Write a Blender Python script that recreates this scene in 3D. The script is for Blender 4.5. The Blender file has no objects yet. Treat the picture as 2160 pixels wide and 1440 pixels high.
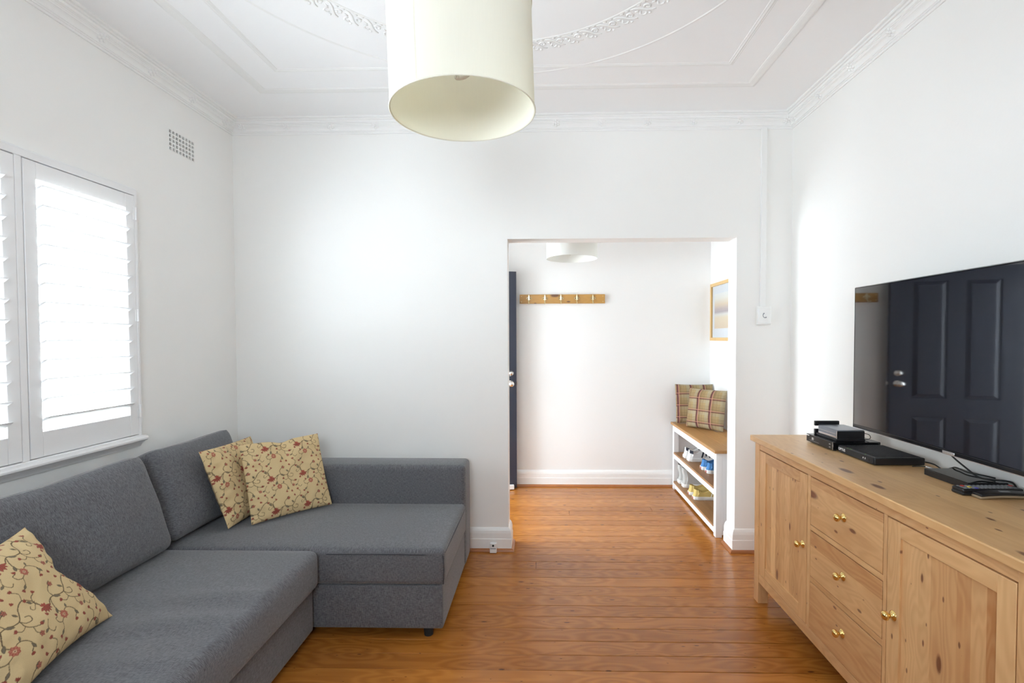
import bpy, bmesh, math, random
import numpy as np
from mathutils import Vector, Matrix
random.seed(7)
PI = math.pi
S = bpy.context.scene
C = S.collection

# ------------------------------------------------------------------ camera, sky, exposure
# room axes: X to the right, Y away from the camera, Z up; floor at Z = 0, metres
cam_d = bpy.data.cameras.new('camera')
cam_d.sensor_width = 36.0
cam_d.lens = 17.5                       # 1050 px on a 2160 px wide frame
cam_d.shift_x = -(1121.6 - 1080) / 2160
cam_d.shift_y = (740.9 - 720) / 2160
cam_d.clip_start = 0.02
cam = bpy.data.objects.new('camera', cam_d)
C.objects.link(cam)
_f = Vector((-0.02263, 0.99939, -0.02666)); _r = Vector((0.99974, 0.02256, -0.00282)); _d = _f.cross(_r)
_m = Matrix((_r, -_d, -_f)).transposed().to_4x4(); _m.translation = (0, 0, 1.42)
cam.matrix_world = _m
S.camera = cam

w = bpy.data.worlds.new('sky'); S.world = w; w.use_nodes = True
SKY_STRENGTH = 9.8
_b = w.node_tree.nodes['Background']
_b.inputs[0].default_value = (0.81, 0.92, 1.0, 1); _b.inputs[1].default_value = SKY_STRENGTH

S.view_settings.view_transform = 'Standard'
S.view_settings.look = 'None'
S.view_settings.gamma = 1.0
S.view_settings.use_curve_mapping = False
S.view_settings.exposure = 1.2
S.cycles.use_denoising = True
S.cycles.max_bounces = 16
S.cycles.diffuse_bounces = 10
S.cycles.glossy_bounces = 6
S.cycles.transparent_max_bounces = 16
S.cycles.sample_clamp_indirect = 6.0
S.cycles.caustics_reflective = False
S.cycles.caustics_refractive = False

def portal(name, loc, rot, sx, sy):
    # light portal: no light of its own, it only guides the sky's light through a wall opening
    l = bpy.data.lights.new(name, 'AREA'); l.shape = 'RECTANGLE'; l.size = sx; l.size_y = sy
    l.cycles.is_portal = True
    o = bpy.data.objects.new(name, l); C.objects.link(o); o.location = loc; o.rotation_euler = rot
    return o

# main dimensions
RX0, RX1, RZ0, RZ1 = -0.80, 0.30, 1.45, 2.25                   # unseen window added in the near wall for fill light
XL, XR, YB, YN, ZC = -2.063, 1.622, 3.3015, -1.0, 2.86      # room walls and ceiling
YW = 3.442                                                   # far face of the wall with the opening
OX0, OX1, OZ = -0.234, 1.268, 2.074                          # the opening
HY, HX0, HX1 = 4.762, -1.16, 1.588                           # the hall
WY0, WY1, WZ0, WZ1 = 0.765, 2.457, 0.935, 2.14               # left window
DY0, DY1, DZ = 3.62, 4.50, 2.06                              # front doorway at the left end of the hall

portal('sky_portal_window', (XL - 0.16, (WY0 + WY1) / 2, (WZ0 + WZ1) / 2), (0, -PI / 2, 0), WZ1 - WZ0, WY1 - WY0)
portal('sky_portal_front_door', (HX0 - 0.14, (DY0 + DY1) / 2, DZ / 2), (0, -PI / 2, 0), DZ, DY1 - DY0)

portal('sky_portal_fill_window', ((RX0 + RX1) / 2, YN - 0.14, (RZ0 + RZ1) / 2), (PI / 2, 0, 0), RX1 - RX0, RZ1 - RZ0)  # serves the added window behind the camera

# ------------------------------------------------------------------ node helpers and materials
class NT:
    def __init__(s, name):
        s.m = bpy.data.materials.new(name); s.m.use_nodes = True
        s.t = s.m.node_tree; s.b = s.t.nodes['Principled BSDF']; s.o = s.t.nodes['Material Output']
    def n(s, typ, **kw):
        x = s.t.nodes.new(typ)
        for k, v in kw.items():
            if k[0] == '_': setattr(x, k[1:], v)
            else:
                key = int(k[1:]) if k[0] == 'i' and k[1:].isdigit() else k.replace('__', ' ')
                s.set(x, key, v)
        return x
    def set(s, x, key, v):
        if isinstance(v, bpy.types.NodeSocket): s.t.links.new(v, x.inputs[key])
        elif isinstance(v, bpy.types.Node): s.t.links.new(v.outputs[0], x.inputs[key])
        else:
            if isinstance(v, tuple) and len(v) == 3 and x.inputs[key].type == 'RGBA': v = v + (1,)
            x.inputs[key].default_value = v
    def math(s, op, a, b=0.0, c=0.0, clamp=False):
        x = s.n('ShaderNodeMath', _operation=op, _use_clamp=clamp)
        s.set(x, 0, a); s.set(x, 1, b); s.set(x, 2, c)
        return x.outputs[0]
    def mix(s, fac, a, b, mode='MIX'):
        x = s.n('ShaderNodeMix', _data_type='RGBA', _blend_type=mode)
        s.set(x, 0, fac); s.set(x, 6, a); s.set(x, 7, b)
        return x.outputs[2]
    def coord(s, kind='Object'): return s.n('ShaderNodeTexCoord').outputs[kind]
    def mapping(s, v, scale=(1, 1, 1), loc=(0, 0, 0)):
        x = s.n('ShaderNodeMapping'); s.set(x, 'Vector', v); s.set(x, 'Scale', scale); s.set(x, 'Location', loc)
        return x.outputs[0]
    def noise(s, v, scale=5.0, detail=3.0, rough=0.5, dist=0.0):
        x = s.n('ShaderNodeTexNoise'); s.set(x, 'Vector', v); s.set(x, 'Scale', scale); s.set(x, 'Detail', detail)
        s.set(x, 'Roughness', rough); s.set(x, 'Distortion', dist)
        return x.outputs[0]
    def ramp(s, f, stops):
        x = s.n('ShaderNodeValToRGB'); s.set(x, 0, f); r = x.color_ramp
        while len(r.elements) < len(stops): r.elements.new(0.5)
        for e, (p, c) in zip(r.elements, stops):
            e.position = p; e.color = (c if isinstance(c, tuple) else (c, c, c)) + (1,)
        return x.outputs[0]
    def sep(s, v):
        x = s.n('ShaderNodeSeparateXYZ'); s.set(x, 0, v); return x.outputs
    def comb(s, a, b, c):
        x = s.n('ShaderNodeCombineXYZ'); s.set(x, 0, a); s.set(x, 1, b); s.set(x, 2, c); return x.outputs[0]
    def bump(s, h, strength=0.2, dist=0.01):
        x = s.n('ShaderNodeBump'); s.set(x, 'Height', h); s.set(x, 'Strength', strength); s.set(x, 'Distance', dist)
        s.t.links.new(x.outputs[0], s.b.inputs['Normal'])
    def base(s, col=None, rough=None, metal=None, **kw):
        if col is not None: s.set(s.b, 'Base Color', col)
        if rough is not None: s.set(s.b, 'Roughness', rough)
        if metal is not None: s.set(s.b, 'Metallic', metal)
        for k, v in kw.items(): s.set(s.b, k.replace('__', ' '), v)
        return s.m

def plain(name, col, rough=0.5, metal=0.0, nz=0.04, sc=60.0, **kw):
    # one colour with a slight procedural unevenness
    t = NT(name); f = t.noise(t.coord(), sc, 3.0)
    a = tuple(max(0, c * (1 - nz)) for c in col); b = tuple(min(1, c * (1 + nz)) for c in col)
    return t.base(t.mix(f, a, b), rough, metal, **kw)

def plaster(name, col, rough=0.75):
    t = NT(name); v = t.coord()
    f = t.noise(v, 3.0, 4.0); c = t.mix(f, tuple(x * 0.985 for x in col), col)
    t.bump(t.noise(v, 90.0, 4.0), 0.06, 0.004)
    return t.base(c, rough)

def wood(name, grain, strip_axis, strip_w, light, dark, knot, rough=0.42, tone=0.22, knots=1.0, vary=False, seed=0.0, grain_amt=0.35, knot_sp=(0.16, 0.42), rings_k=90.0):
    """glued-up knotty timber: strips of slightly different tone, fine grain lines, scattered knots"""
    t = NT(name); v = t.coord()
    off = seed
    if vary:
        r = t.n('ShaderNodeObjectInfo').outputs['Random']
        off = t.math('MULTIPLY', r, 173.0)
        v2 = t.n('ShaderNodeVectorMath', _operation='ADD'); t.set(v2, 0, v); t.set(v2, 1, t.comb(off, off, off)); v = v2.outputs[0]
    else:
        v = t.mapping(v, loc=(seed, seed * 1.7, seed * 0.6))
    ax = {'x': 0, 'y': 1, 'z': 2}
    xyz = t.sep(v); g = xyz[ax[grain]]; a = xyz[ax[strip_axis]]
    third = [k for k in 'xyz' if k not in (grain, strip_axis)][0]; th = xyz[ax[third]]
    # knots: far-apart cells, drawn out along the grain
    vo = t.n('ShaderNodeTexVoronoi', _feature='F1', _voronoi_dimensions='2D'); t.set(vo, 'Scale', 1.0)
    t.set(vo, 'Vector', t.comb(t.math('MULTIPLY', a, 1 / knot_sp[0]), t.math('MULTIPLY', g, 1 / knot_sp[1]), t.math('MULTIPLY', th, 0.2)))
    rnd = t.sep(vo.outputs['Color'])[0]
    size = t.math('MULTIPLY', t.math('SUBTRACT', rnd, 0.35, clamp=True), 0.26 * knots)
    dist = vo.outputs['Distance']
    near = t.math('SUBTRACT', 1.0, t.math('DIVIDE', dist, 0.55), clamp=True)      # pull of the grain round a knot
    k = t.math('SUBTRACT', 1.0, t.math('DIVIDE', dist, t.math('MAXIMUM', size, 0.0001)), clamp=True)
    kf = t.math('MULTIPLY', k, 2.2, clamp=True)
    # grain
    gv = t.comb(t.math('MULTIPLY', a, 38.0), t.math('MULTIPLY', g, 1.3), t.math('MULTIPLY', th, 38.0))
    wob = t.noise(t.comb(t.math('MULTIPLY', a, 7.0), t.math('MULTIPLY', g, 1.1), t.math('MULTIPLY', th, 7.0)), 1.0, 3.0)
    rings = t.math('SINE', t.math('ADD', t.math('MULTIPLY', wob, rings_k), t.math('MULTIPLY', near, 14.0)))
    fine = t.noise(gv, 3.0, 5.0, 0.6)
    gr = t.math('ADD', t.math('MULTIPLY', t.math('ADD', t.math('MULTIPLY', rings, 0.5), 0.5), 0.5), t.math('MULTIPLY', fine, 0.5))
    # strips
    if strip_w:
        idx = t.math('FLOOR', t.math('DIVIDE', a, strip_w))
        wn = t.n('ShaderNodeTexWhiteNoise', _noise_dimensions='2D'); t.set(wn, 'Vector', t.comb(idx, off if vary else 3.7, 0.0))
        st = wn.outputs['Value']
    else:
        st = t.noise(t.comb(t.math('MULTIPLY', a, 6.0), t.math('MULTIPLY', g, 0.6), t.math('MULTIPLY', th, 6.0)), 1.0, 2.0)
    if vary and strip_w is None:
        st = t.math('ADD', t.math('MULTIPLY', st, 0.5), t.math('MULTIPLY', r, 0.5))
    if not vary:
        ob = t.n('ShaderNodeObjectInfo').outputs['Random']
        st = t.math('ADD', st, t.math('MULTIPLY', t.math('SUBTRACT', ob, 0.5), 0.5))
    f = t.math('ADD', t.math('MULTIPLY', gr, grain_amt), t.math('MULTIPLY', st, tone * 2.2), clamp=True)
    v2_ = t.n('ShaderNodeTexVoronoi', _feature='F1', _voronoi_dimensions='2D'); t.set(v2_, 'Scale', 1.0)
    t.set(v2_, 'Vector', t.comb(t.math('MULTIPLY', a, 1 / (knot_sp[0] * 0.42)), t.math('MULTIPLY', g, 1 / (knot_sp[1] * 0.36)), 0.0))
    pr = t.sep(v2_.outputs['Color'])[1]
    pin = t.math('MULTIPLY', t.math('SUBTRACT', 1.0, t.math('DIVIDE', v2_.outputs['Distance'], t.math('MAXIMUM', t.math('MULTIPLY', t.math('SUBTRACT', pr, 0.72, clamp=True), 0.55 * knots), 0.0001)), clamp=True), 2.5, clamp=True)
    col = t.mix(f, light, dark)
    col = t.mix(t.math('MULTIPLY', near, 0.18 * knots), col, knot)
    col = t.mix(t.math('MULTIPLY', kf, 0.88), col, knot)
    col = t.mix(t.math('MULTIPLY', pin, 0.8), col, knot)
    t.bump(gr, 0.05, 0.002)
    return t.base(col, t.math('ADD', rough - 0.04, t.math('MULTIPLY', fine, 0.08)))

def fabric(name, c1, c2, rough=0.9, scale=560.0, slub=75.0, bump=0.3):
    """plain weave with slubs: threads run along the two directions that lie in the surface"""
    t = NT(name); v = t.coord(); nm = t.sep(t.n('ShaderNodeNewGeometry').outputs['Normal'])
    num, den = 0.0, 0.001
    for i in range(3):
        sc = [slub] * 3; sc[i] = scale
        wgt = t.math('SUBTRACT', 1.0, t.math('ABSOLUTE', nm[i])); wgt = t.math('MULTIPLY', wgt, wgt)
        num = t.math('ADD', num, t.math('MULTIPLY', t.noise(t.mapping(v, tuple(sc)), 1.0, 1.5), wgt)); den = t.math('ADD', den, wgt)
    s = t.math('DIVIDE', num, den)
    f = t.ramp(s, [(0.36, 0.0), (0.64, 1.0)])
    t.bump(s, bump, 0.003)
    return t.base(t.mix(f, c1, c2), rough, **{'Sheen Weight': 0.25, 'Sheen Roughness': 0.5})

M = {}
M['wall'] = plaster('wall_paint', (0.875, 0.868, 0.848))
M['wall_hall'] = plaster('hall_paint', (0.84, 0.838, 0.828))
M['ceiling'] = plaster('ceiling_paint', (0.92, 0.92, 0.925))
M['trim'] = plain('white_gloss_trim', (0.86, 0.855, 0.84), 0.35, nz=0.02)
M['cornice'] = plain('white_plaster_moulding', (0.87, 0.87, 0.86), 0.7, nz=0.015)
M['shutter'] = plain('shutter_white', (0.84, 0.84, 0.845), 0.4, nz=0.01)
M['sash'] = plain('sash_cream', (0.75, 0.70, 0.52), 0.45)
M['floor'] = wood('varnished_floor_board', 'x', 'y', None, (0.60, 0.232, 0.040), (0.25, 0.076, 0.0115), (0.080, 0.024, 0.007), rings_k=34.0, rough=0.21, tone=0.26, knots=0.38, vary=True, grain_amt=0.5, knot_sp=(0.10, 0.34))
M['quad'] = wood('stained_quarter_round', 'x', 'z', None, (0.42, 0.16, 0.05), (0.27, 0.085, 0.022), (0.1, 0.03, 0.01), 0.35, knots=0.2)
M['gap'] = plain('board_gap', (0.03, 0.012, 0.006), 0.8)
PL, PD, PK = (0.82, 0.530, 0.260), (0.46, 0.200, 0.070), (0.15, 0.045, 0.022)
M['pine_top'] = wood('pine_top', 'y', 'x', 0.082, (0.84, 0.56, 0.28), (0.57, 0.30, 0.115), PK, 0.33, knots=0.7, seed=1.3, tone=0.22)
M['pine_v'] = wood('pine_vertical', 'z', 'y', 0.047, PL, PD, PK, 0.42, seed=4.1, tone=0.3, knot_sp=(0.10, 0.28), knots=0.75)
M['pine_post'] = wood('pine_post', 'z', 'y', None, PL, PD, PK, 0.42, seed=9.1, knots=0.5)
M['pine_h'] = wood('pine_horizontal', 'y', 'z', 0.088, PL, PD, PK, 0.42, seed=2.2, tone=0.33, knots=0.8)
M['pine_rail'] = wood('pine_rail', 'y', 'z', None, PL, PD, PK, 0.42, seed=6.2, knots=0.5)
M['oak_bench'] = wood('bench_oak', 'y', 'x', 0.12, (0.47, 0.25, 0.085), (0.33, 0.155, 0.045), (0.12, 0.05, 0.02), 0.38, knots=0.15, seed=3.3)
M['shelf_wood'] = wood('bench_shelf', 'y', 'x', 0.12, (0.36, 0.185, 0.075), (0.25, 0.115, 0.04), (0.1, 0.04, 0.02), 0.45, knots=0.15, seed=5.5)
M['rack_wood'] = wood('coat_rack_wood', 'x', 'z', None, (0.58, 0.32, 0.075), (0.43, 0.21, 0.040), (0.12, 0.045, 0.02), 0.38, knots=0.75, seed=0.4)
M['frame_wood'] = wood('picture_frame_wood', 'z', 'y', None, (0.72, 0.50, 0.23), (0.58, 0.36, 0.13), (0.4, 0.2, 0.1), 0.45, knots=0.05, seed=8.4)
M['sofa'] = fabric('sofa_fabric', (0.060, 0.061, 0.069), (0.163, 0.165, 0.178))
M['sofa_seam'] = plain('sofa_seam', (0.045, 0.046, 0.055), 0.9)
M['black_plastic'] = plain('black_plastic', (0.012, 0.012, 0.014), 0.35)
M['matte_black'] = plain('matte_black', (0.02, 0.02, 0.023), 0.6)
M['gloss_black'] = plain('gloss_black', (0.008, 0.008, 0.009), 0.08)
M['rubber'] = plain('rubber_black', (0.015, 0.015, 0.015), 0.7)
M['screen'] = NT('tv_screen').base((0.006, 0.006, 0.008), 0.03, 0.0, IOR=2.6)
M['silver'] = plain('silver_metal', (0.72, 0.73, 0.75), 0.25, 1.0)
M['grey_metal'] = plain('grey_metal', (0.24, 0.26, 0.30), 0.32, 0.6)
M['chrome'] = plain('chrome', (0.85, 0.83, 0.80), 0.12, 1.0)
M['brass'] = plain('polished_brass', (0.88, 0.64, 0.24), 0.12, 1.0)
M['antique_brass'] = plain('pale_brass', (0.80, 0.72, 0.47), 0.3, 0.9)
M['navy'] = plain('navy_door_paint', (0.034, 0.040, 0.062), 0.38)
M['white_plastic'] = plain('white_plastic', (0.85, 0.85, 0.84), 0.35, nz=0.01)
M['grey_print'] = plain('grey_print', (0.30, 0.31, 0.33), 0.5)
M['dark'] = plain('dark_hole', (0.02, 0.018, 0.015), 0.8)
M['vent'] = plain('painted_vent', (0.70, 0.68, 0.65), 0.6)
M['print_white'] = plain('print_white', (0.82, 0.83, 0.85), 0.5)
M['cable'] = plain('cable_black', (0.012, 0.012, 0.012), 0.45)
M['bulb'] = plain('bulb_glass', (0.80, 0.78, 0.74), 0.2)

def shade_mat(name, col, out):
    t = NT(name); v = t.coord()
    f = t.noise(t.mapping(v, (260, 260, 14)), 1.0, 2.0)
    c = t.mix(f, tuple(x * 0.96 for x in col), col)
    d = t.n('ShaderNodeBsdfDiffuse'); t.set(d, 'Color', c)
    tr = t.n('ShaderNodeBsdfTranslucent'); t.set(tr, 'Color', out)
    mx = t.n('ShaderNodeMixShader'); t.set(mx, 0, 0.25); t.set(mx, 1, d.outputs[0]); t.set(mx, 2, tr.outputs[0])
    t.t.links.new(mx.outputs[0], t.o.inputs[0])
    return t.m
M['shade'] = shade_mat('lampshade_linen', (0.92, 0.90, 0.825), (0.94, 0.92, 0.74))
M['shade_hall'] = shade_mat('hall_lampshade', (0.92, 0.92, 0.90), (0.90, 0.89, 0.82))

def glass_mat(name, gloss=0.06):
    t = NT(name)
    tr = t.n('ShaderNodeBsdfTransparent'); gl = t.n('ShaderNodeBsdfGlossy'); t.set(gl, 'Roughness', 0.02)
    fr = t.n('ShaderNodeFresnel'); t.set(fr, 'IOR', 1.45)
    mx = t.n('ShaderNodeMixShader'); t.set(mx, 0, fr.outputs[0]); t.set(mx, 1, tr.outputs[0]); t.set(mx, 2, gl.outputs[0])
    t.t.links.new(mx.outputs[0], t.o.inputs[0])
    return t.m
M['glass'] = glass_mat('window_glass')

def plaid_mat():
    t = NT('plaid_wool'); uv = t.sep(t.n('ShaderNodeUVMap').outputs[0])
    def band(x, centre, half, soft):          # stripe of a repeat of 1
        d = t.math('ABSOLUTE', t.math('SUBTRACT', t.math('FRACT', x), centre))
        return t.math('SUBTRACT', 1.0, t.math('DIVIDE', t.math('SUBTRACT', d, half, clamp=True), soft), clamp=True)
    U = t.math('MULTIPLY', uv[0], 2.9); V = t.math('MULTIPLY', uv[1], 3.3)
    col = (0.36, 0.26, 0.125)
    grey = (0.37, 0.33, 0.225); brown = (0.17, 0.10, 0.040); mar = (0.085, 0.012, 0.024); pink = (0.55, 0.27, 0.19)
    weave = t.noise(t.mapping(t.coord('UV'), (90, 90, 90)), 3.0, 2.0)
    c = t.mix(t.math('MULTIPLY', band(U, 0.22, 0.10, 0.04), 0.6), col, grey)
    c = t.mix(t.math('MULTIPLY', band(V, 0.25, 0.10, 0.04), 0.5), c, grey)
    c = t.mix(t.math('MULTIPLY', band(U, 0.62, 0.09, 0.02), 0.6), c, brown)
    c = t.mix(t.math('MULTIPLY', band(V, 0.62, 0.07, 0.02), 0.45), c, brown)
    for q in (0.76, 0.83, 0.90):
        c = t.mix(t.math('MULTIPLY', band(U, q, 0.006, 0.008), 0.8), c, brown)
        c = t.mix(t.math('MULTIPLY', band(V, q, 0.006, 0.008), 0.8), c, brown)
    c = t.mix(t.math('MULTIPLY', band(U, 0.45, 0.050, 0.045), 0.92), c, mar)
    c = t.mix(t.math('MULTIPLY', band(V, 0.45, 0.035, 0.035), 0.75), c, mar)
    c = t.mix(t.math('MULTIPLY', band(U, 0.535, 0.018, 0.01), 0.85), c, pink)
    c = t.mix(t.math('MULTIPLY', band(V, 0.525, 0.018, 0.01), 0.75), c, pink)
    c = t.mix(t.math('MULTIPLY', weave, 0.25), c, (0.2, 0.13, 0.07))
    t.bump(weave, 0.3, 0.003)
    return t.base(c, 0.95)
M['plaid'] = plaid_mat()

def floral_mat():
    t = NT('floral_tapestry')
    a = t.n('ShaderNodeVertexColor', _layer_name='pattern')
    v = t.coord(); f = t.noise(t.mapping(v, (500, 500, 500)), 1.0, 2.0)
    c = t.mix(t.math('MULTIPLY', f, 0.22), a.outputs[0], (0.30, 0.20, 0.08))
    t.bump(f, 0.35, 0.003)
    return t.base(c, 0.95)
M['floral'] = floral_mat()

def picture_mat():
    t = NT('picture_print'); z = t.sep(t.coord('Generated'))[2]; y = t.sep(t.coord('Generated'))[1]
    c = t.ramp(z, [(0.0, (0.80, 0.60, 0.40)), (0.30, (0.86, 0.70, 0.48)), (0.40, (0.82, 0.78, 0.72)), (0.47, (0.45, 0.36, 0.38)),
                   (0.55, (0.55, 0.42, 0.40)), (0.68, (0.80, 0.62, 0.42)), (0.85, (0.90, 0.85, 0.75)), (1.0, (0.90, 0.89, 0.86))])
    n = t.noise(t.mapping(t.coord('Generated'), (1, 3, 14)), 2.0, 3.0)
    return t.base(t.mix(t.math('MULTIPLY', n, 0.25), c, (0.85, 0.8, 0.72)), 0.5)
M['picture'] = picture_mat()

# ------------------------------------------------------------------ mesh and scene-graph helpers
RM = {}            # object name -> world matrix of the thing it belongs to
class MB:
    def __init__(s): s.v = []; s.f = []; s.mi = []; s.cur = 0; s.uv = None
    def add(s, vs, fs):
        b = len(s.v); s.v += [tuple(x) for x in vs]
        for f in fs: s.f.append([b + i for i in f]); s.mi.append(s.cur)
        return s
    def box(s, x0, x1, y0, y1, z0, z1):
        return s.add([(x0, y0, z0), (x1, y0, z0), (x1, y1, z0), (x0, y1, z0), (x0, y0, z1), (x1, y0, z1), (x1, y1, z1), (x0, y1, z1)],
                     [(3, 2, 1, 0), (4, 5, 6, 7), (0, 1, 5, 4), (1, 2, 6, 5), (2, 3, 7, 6), (3, 0, 4, 7)])
    def tube(s, pts, r, n=8, caps=True):
        pts = [Vector(p) for p in pts]; rr = r if isinstance(r, (list, tuple)) else [r] * len(pts)
        rings = []; up = None
        for i, p in enumerate(pts):
            d = (pts[min(i + 1, len(pts) - 1)] - pts[max(i - 1, 0)]).normalized()
            if up is None: up = Vector((0, 0, 1)) if abs(d.z) < 0.9 else Vector((1, 0, 0))
            a = d.cross(up).normalized(); b = a.cross(d).normalized(); up = b
            rings.append([p + (a * math.cos(2 * PI * k / n) + b * math.sin(2 * PI * k / n)) * rr[i] for k in range(n)])
        vs = [q for R_ in rings for q in R_]; fs = []
        for i in range(len(pts) - 1):
            for k in range(n):
                fs.append((i * n + k, i * n + (k + 1) % n, (i + 1) * n + (k + 1) % n, (i + 1) * n + k))
        if caps: fs += [tuple(range(n))[::-1], tuple((len(pts) - 1) * n + k for k in range(n))]
        return s.add(vs, fs)
    def lathe(s, prof, mat4=None, n=24, close=False):
        # prof: (r, z) pairs about local Z
        vs = []; fs = []; m = mat4 or Matrix.Identity(4); P = len(prof)
        for k in range(n):
            c, q = math.cos(2 * PI * k / n), math.sin(2 * PI * k / n)
            vs += [m @ Vector((r * c, r * q, z)) for r, z in prof]
        last = P if close else P - 1
        for k in range(n):
            for i in range(last):
                j = (i + 1) % P; k2 = (k + 1) % n
                fs.append((k * P + i, k2 * P + i, k2 * P + j, k * P + j))
        return s.add(vs, fs)
    def prism(s, poly, fn, d0, d1):
        # poly of 2D points swept from d0 to d1; fn(a, b, d) -> point
        n = len(poly); vs = [fn(a, b, d0) for a, b in poly] + [fn(a, b, d1) for a, b in poly]
        fs = [(i, (i + 1) % n, n + (i + 1) % n, n + i) for i in range(n)] + [tuple(range(n))[::-1], tuple(range(n, 2 * n))]
        return s.add(vs, fs)
    def grid(s, P, nu, nv, flip=False):
        fs = []
        for i in range(nu - 1):
            for j in range(nv - 1):
                q = (i * nv + j, (i + 1) * nv + j, (i + 1) * nv + j + 1, i * nv + j + 1)
                fs.append(q[::-1] if flip else q)
        return s.add(P, fs)

def link(o, parent):
    C.objects.link(o)
    if parent is not None: o.parent = parent
    return o

def build(mb, name, mat, parent=None, smooth=False, bevel=0.0, seg=2, world=True, merge=False, fix=True, sub=0):
    m = bpy.data.meshes.new(name)
    vs = mb.v
    if parent is not None and world:
        inv = RM.get(parent.name, Matrix.Identity(4)).inverted(); vs = [inv @ Vector(v) for v in vs]
    m.from_pydata([tuple(v) for v in vs], [], mb.f)
    mats = mat if isinstance(mat, (list, tuple)) else [mat]
    for k in mats: m.materials.append(M[k] if isinstance(k, str) else k)
    if len(mats) > 1: m.polygons.foreach_set('material_index', mb.mi)
    if merge or fix:
        bm = bmesh.new(); bm.from_mesh(m)
        if merge: bmesh.ops.remove_doubles(bm, verts=bm.verts, dist=1e-5)
        if fix: bmesh.ops.recalc_face_normals(bm, faces=bm.faces)
        bm.to_mesh(m); bm.free()
    if smooth: m.polygons.foreach_set('use_smooth', [True] * len(m.polygons))
    m.update()
    o = bpy.data.objects.new(name, m); link(o, parent)
    if parent is not None: RM[o.name] = RM.get(parent.name, Matrix.Identity(4))
    if bevel:
        b = o.modifiers.new('bevel', 'BEVEL'); b.width = bevel; b.segments = seg; b.limit_method = 'ANGLE'; b.angle_limit = math.radians(40)
        b.harden_normals = False
        m.polygons.foreach_set('use_smooth', [True] * len(m.polygons))
        m.set_sharp_from_angle(angle=math.radians(50))
    if sub:
        b = o.modifiers.new('sub', 'SUBSURF'); b.levels = sub; b.render_levels = sub
    return o

def smooth_by(o, deg=40):
    o.data.polygons.foreach_set('use_smooth', [True] * len(o.data.polygons)); o.data.set_sharp_from_angle(angle=math.radians(deg)); return o

def tag(o, label, cat=None, group=None, kind=None):
    if label: o['label'] = label
    if cat: o['category'] = cat
    if group: o['group'] = group
    if kind: o['kind'] = kind
    return o

def thing(name, label, cat, loc=(0, 0, 0), rotz=0.0, group=None, mat4=None):
    o = bpy.data.objects.new(name, None); o.empty_display_size = 0.05; C.objects.link(o)
    o.matrix_world = mat4 if mat4 is not None else Matrix.Translation(loc) @ Matrix.Rotation(rotz, 4, 'Z')
    RM[o.name] = o.matrix_world.copy()
    return tag(o, label, cat, group)

def structure(mb, name, mat, label, cat, **kw):
    return tag(build(mb, name, mat, **kw), label, cat, kind='structure')

def copy_tree(o, mat4, label=None):
    def rec(a, parent):
        c = a.copy(); C.objects.link(c); c.parent = parent
        for ch in [x for x in a.children]: rec(ch, c)
        return c
    r = rec(o, None); r.matrix_world = mat4
    if label: r['label'] = label
    return r

def rbox(mb, x0, x1, y0, y1, z0, z1, r, n=10, puff=(0, 0, 0), fn=None):
    """soft box: rounded edges (radius r), faces swelling by puff along each axis, optional fn(point, unit) displacement"""
    c = Vector(((x0 + x1) / 2, (y0 + y1) / 2, (z0 + z1) / 2)); h = Vector(((x1 - x0) / 2, (y1 - y0) / 2, (z1 - z0) / 2))
    def stops(hh):
        k = max(2, int(n * hh / max(h))); rr = min(r, hh * 0.99)
        inner = [(-1 + 2 * i / k) * (hh - rr) for i in range(k + 1)]
        e = [0.15, 0.45, 0.75]
        return [-(hh)] + [-(hh - rr) - rr * math.cos(q * PI / 2) * 1.0 for q in e] + inner + [hh - rr + rr * math.cos(q * PI / 2) for q in e[::-1]] + [hh]
    st = [stops(h[i]) for i in range(3)]
    def shape(p):
        q = Vector(); rr = [min(r, h[i] * 0.99) for i in range(3)]
        inn = Vector([max(-(h[i] - rr[i]), min(h[i] - rr[i], p[i])) for i in range(3)])
        d = Vector([p[i] - inn[i] for i in range(3)])
        m_ = max(abs(d[i]) / rr[i] for i in range(3))
        if m_ > 1e-6:
            L = math.sqrt(sum((d[i] / rr[i]) ** 2 for i in range(3))); d = d * (m_ / L)
        q = inn + d
        u = Vector([p[i] / h[i] for i in range(3)])
        for i in range(3):
            j, k = (i + 1) % 3, (i + 2) % 3
            q[i] += puff[i] * u[i] * max(0, 1 - u[j] ** 2) * max(0, 1 - u[k] ** 2)
        if fn: q = q + fn(c + q, u)
        return c + q
    for i in range(3):
        j, k = (i + 1) % 3, (i + 2) % 3
        for sgn in (-1, 1):
            P = []
            for a in st[j]:
                for b in st[k]:
                    p = Vector((0, 0, 0)); p[i] = sgn * h[i]; p[j] = a; p[k] = b; P.append(shape(p))
            mb.grid(P, len(st[j]), len(st[k]), flip=(sgn < 0))
    return mb

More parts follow.
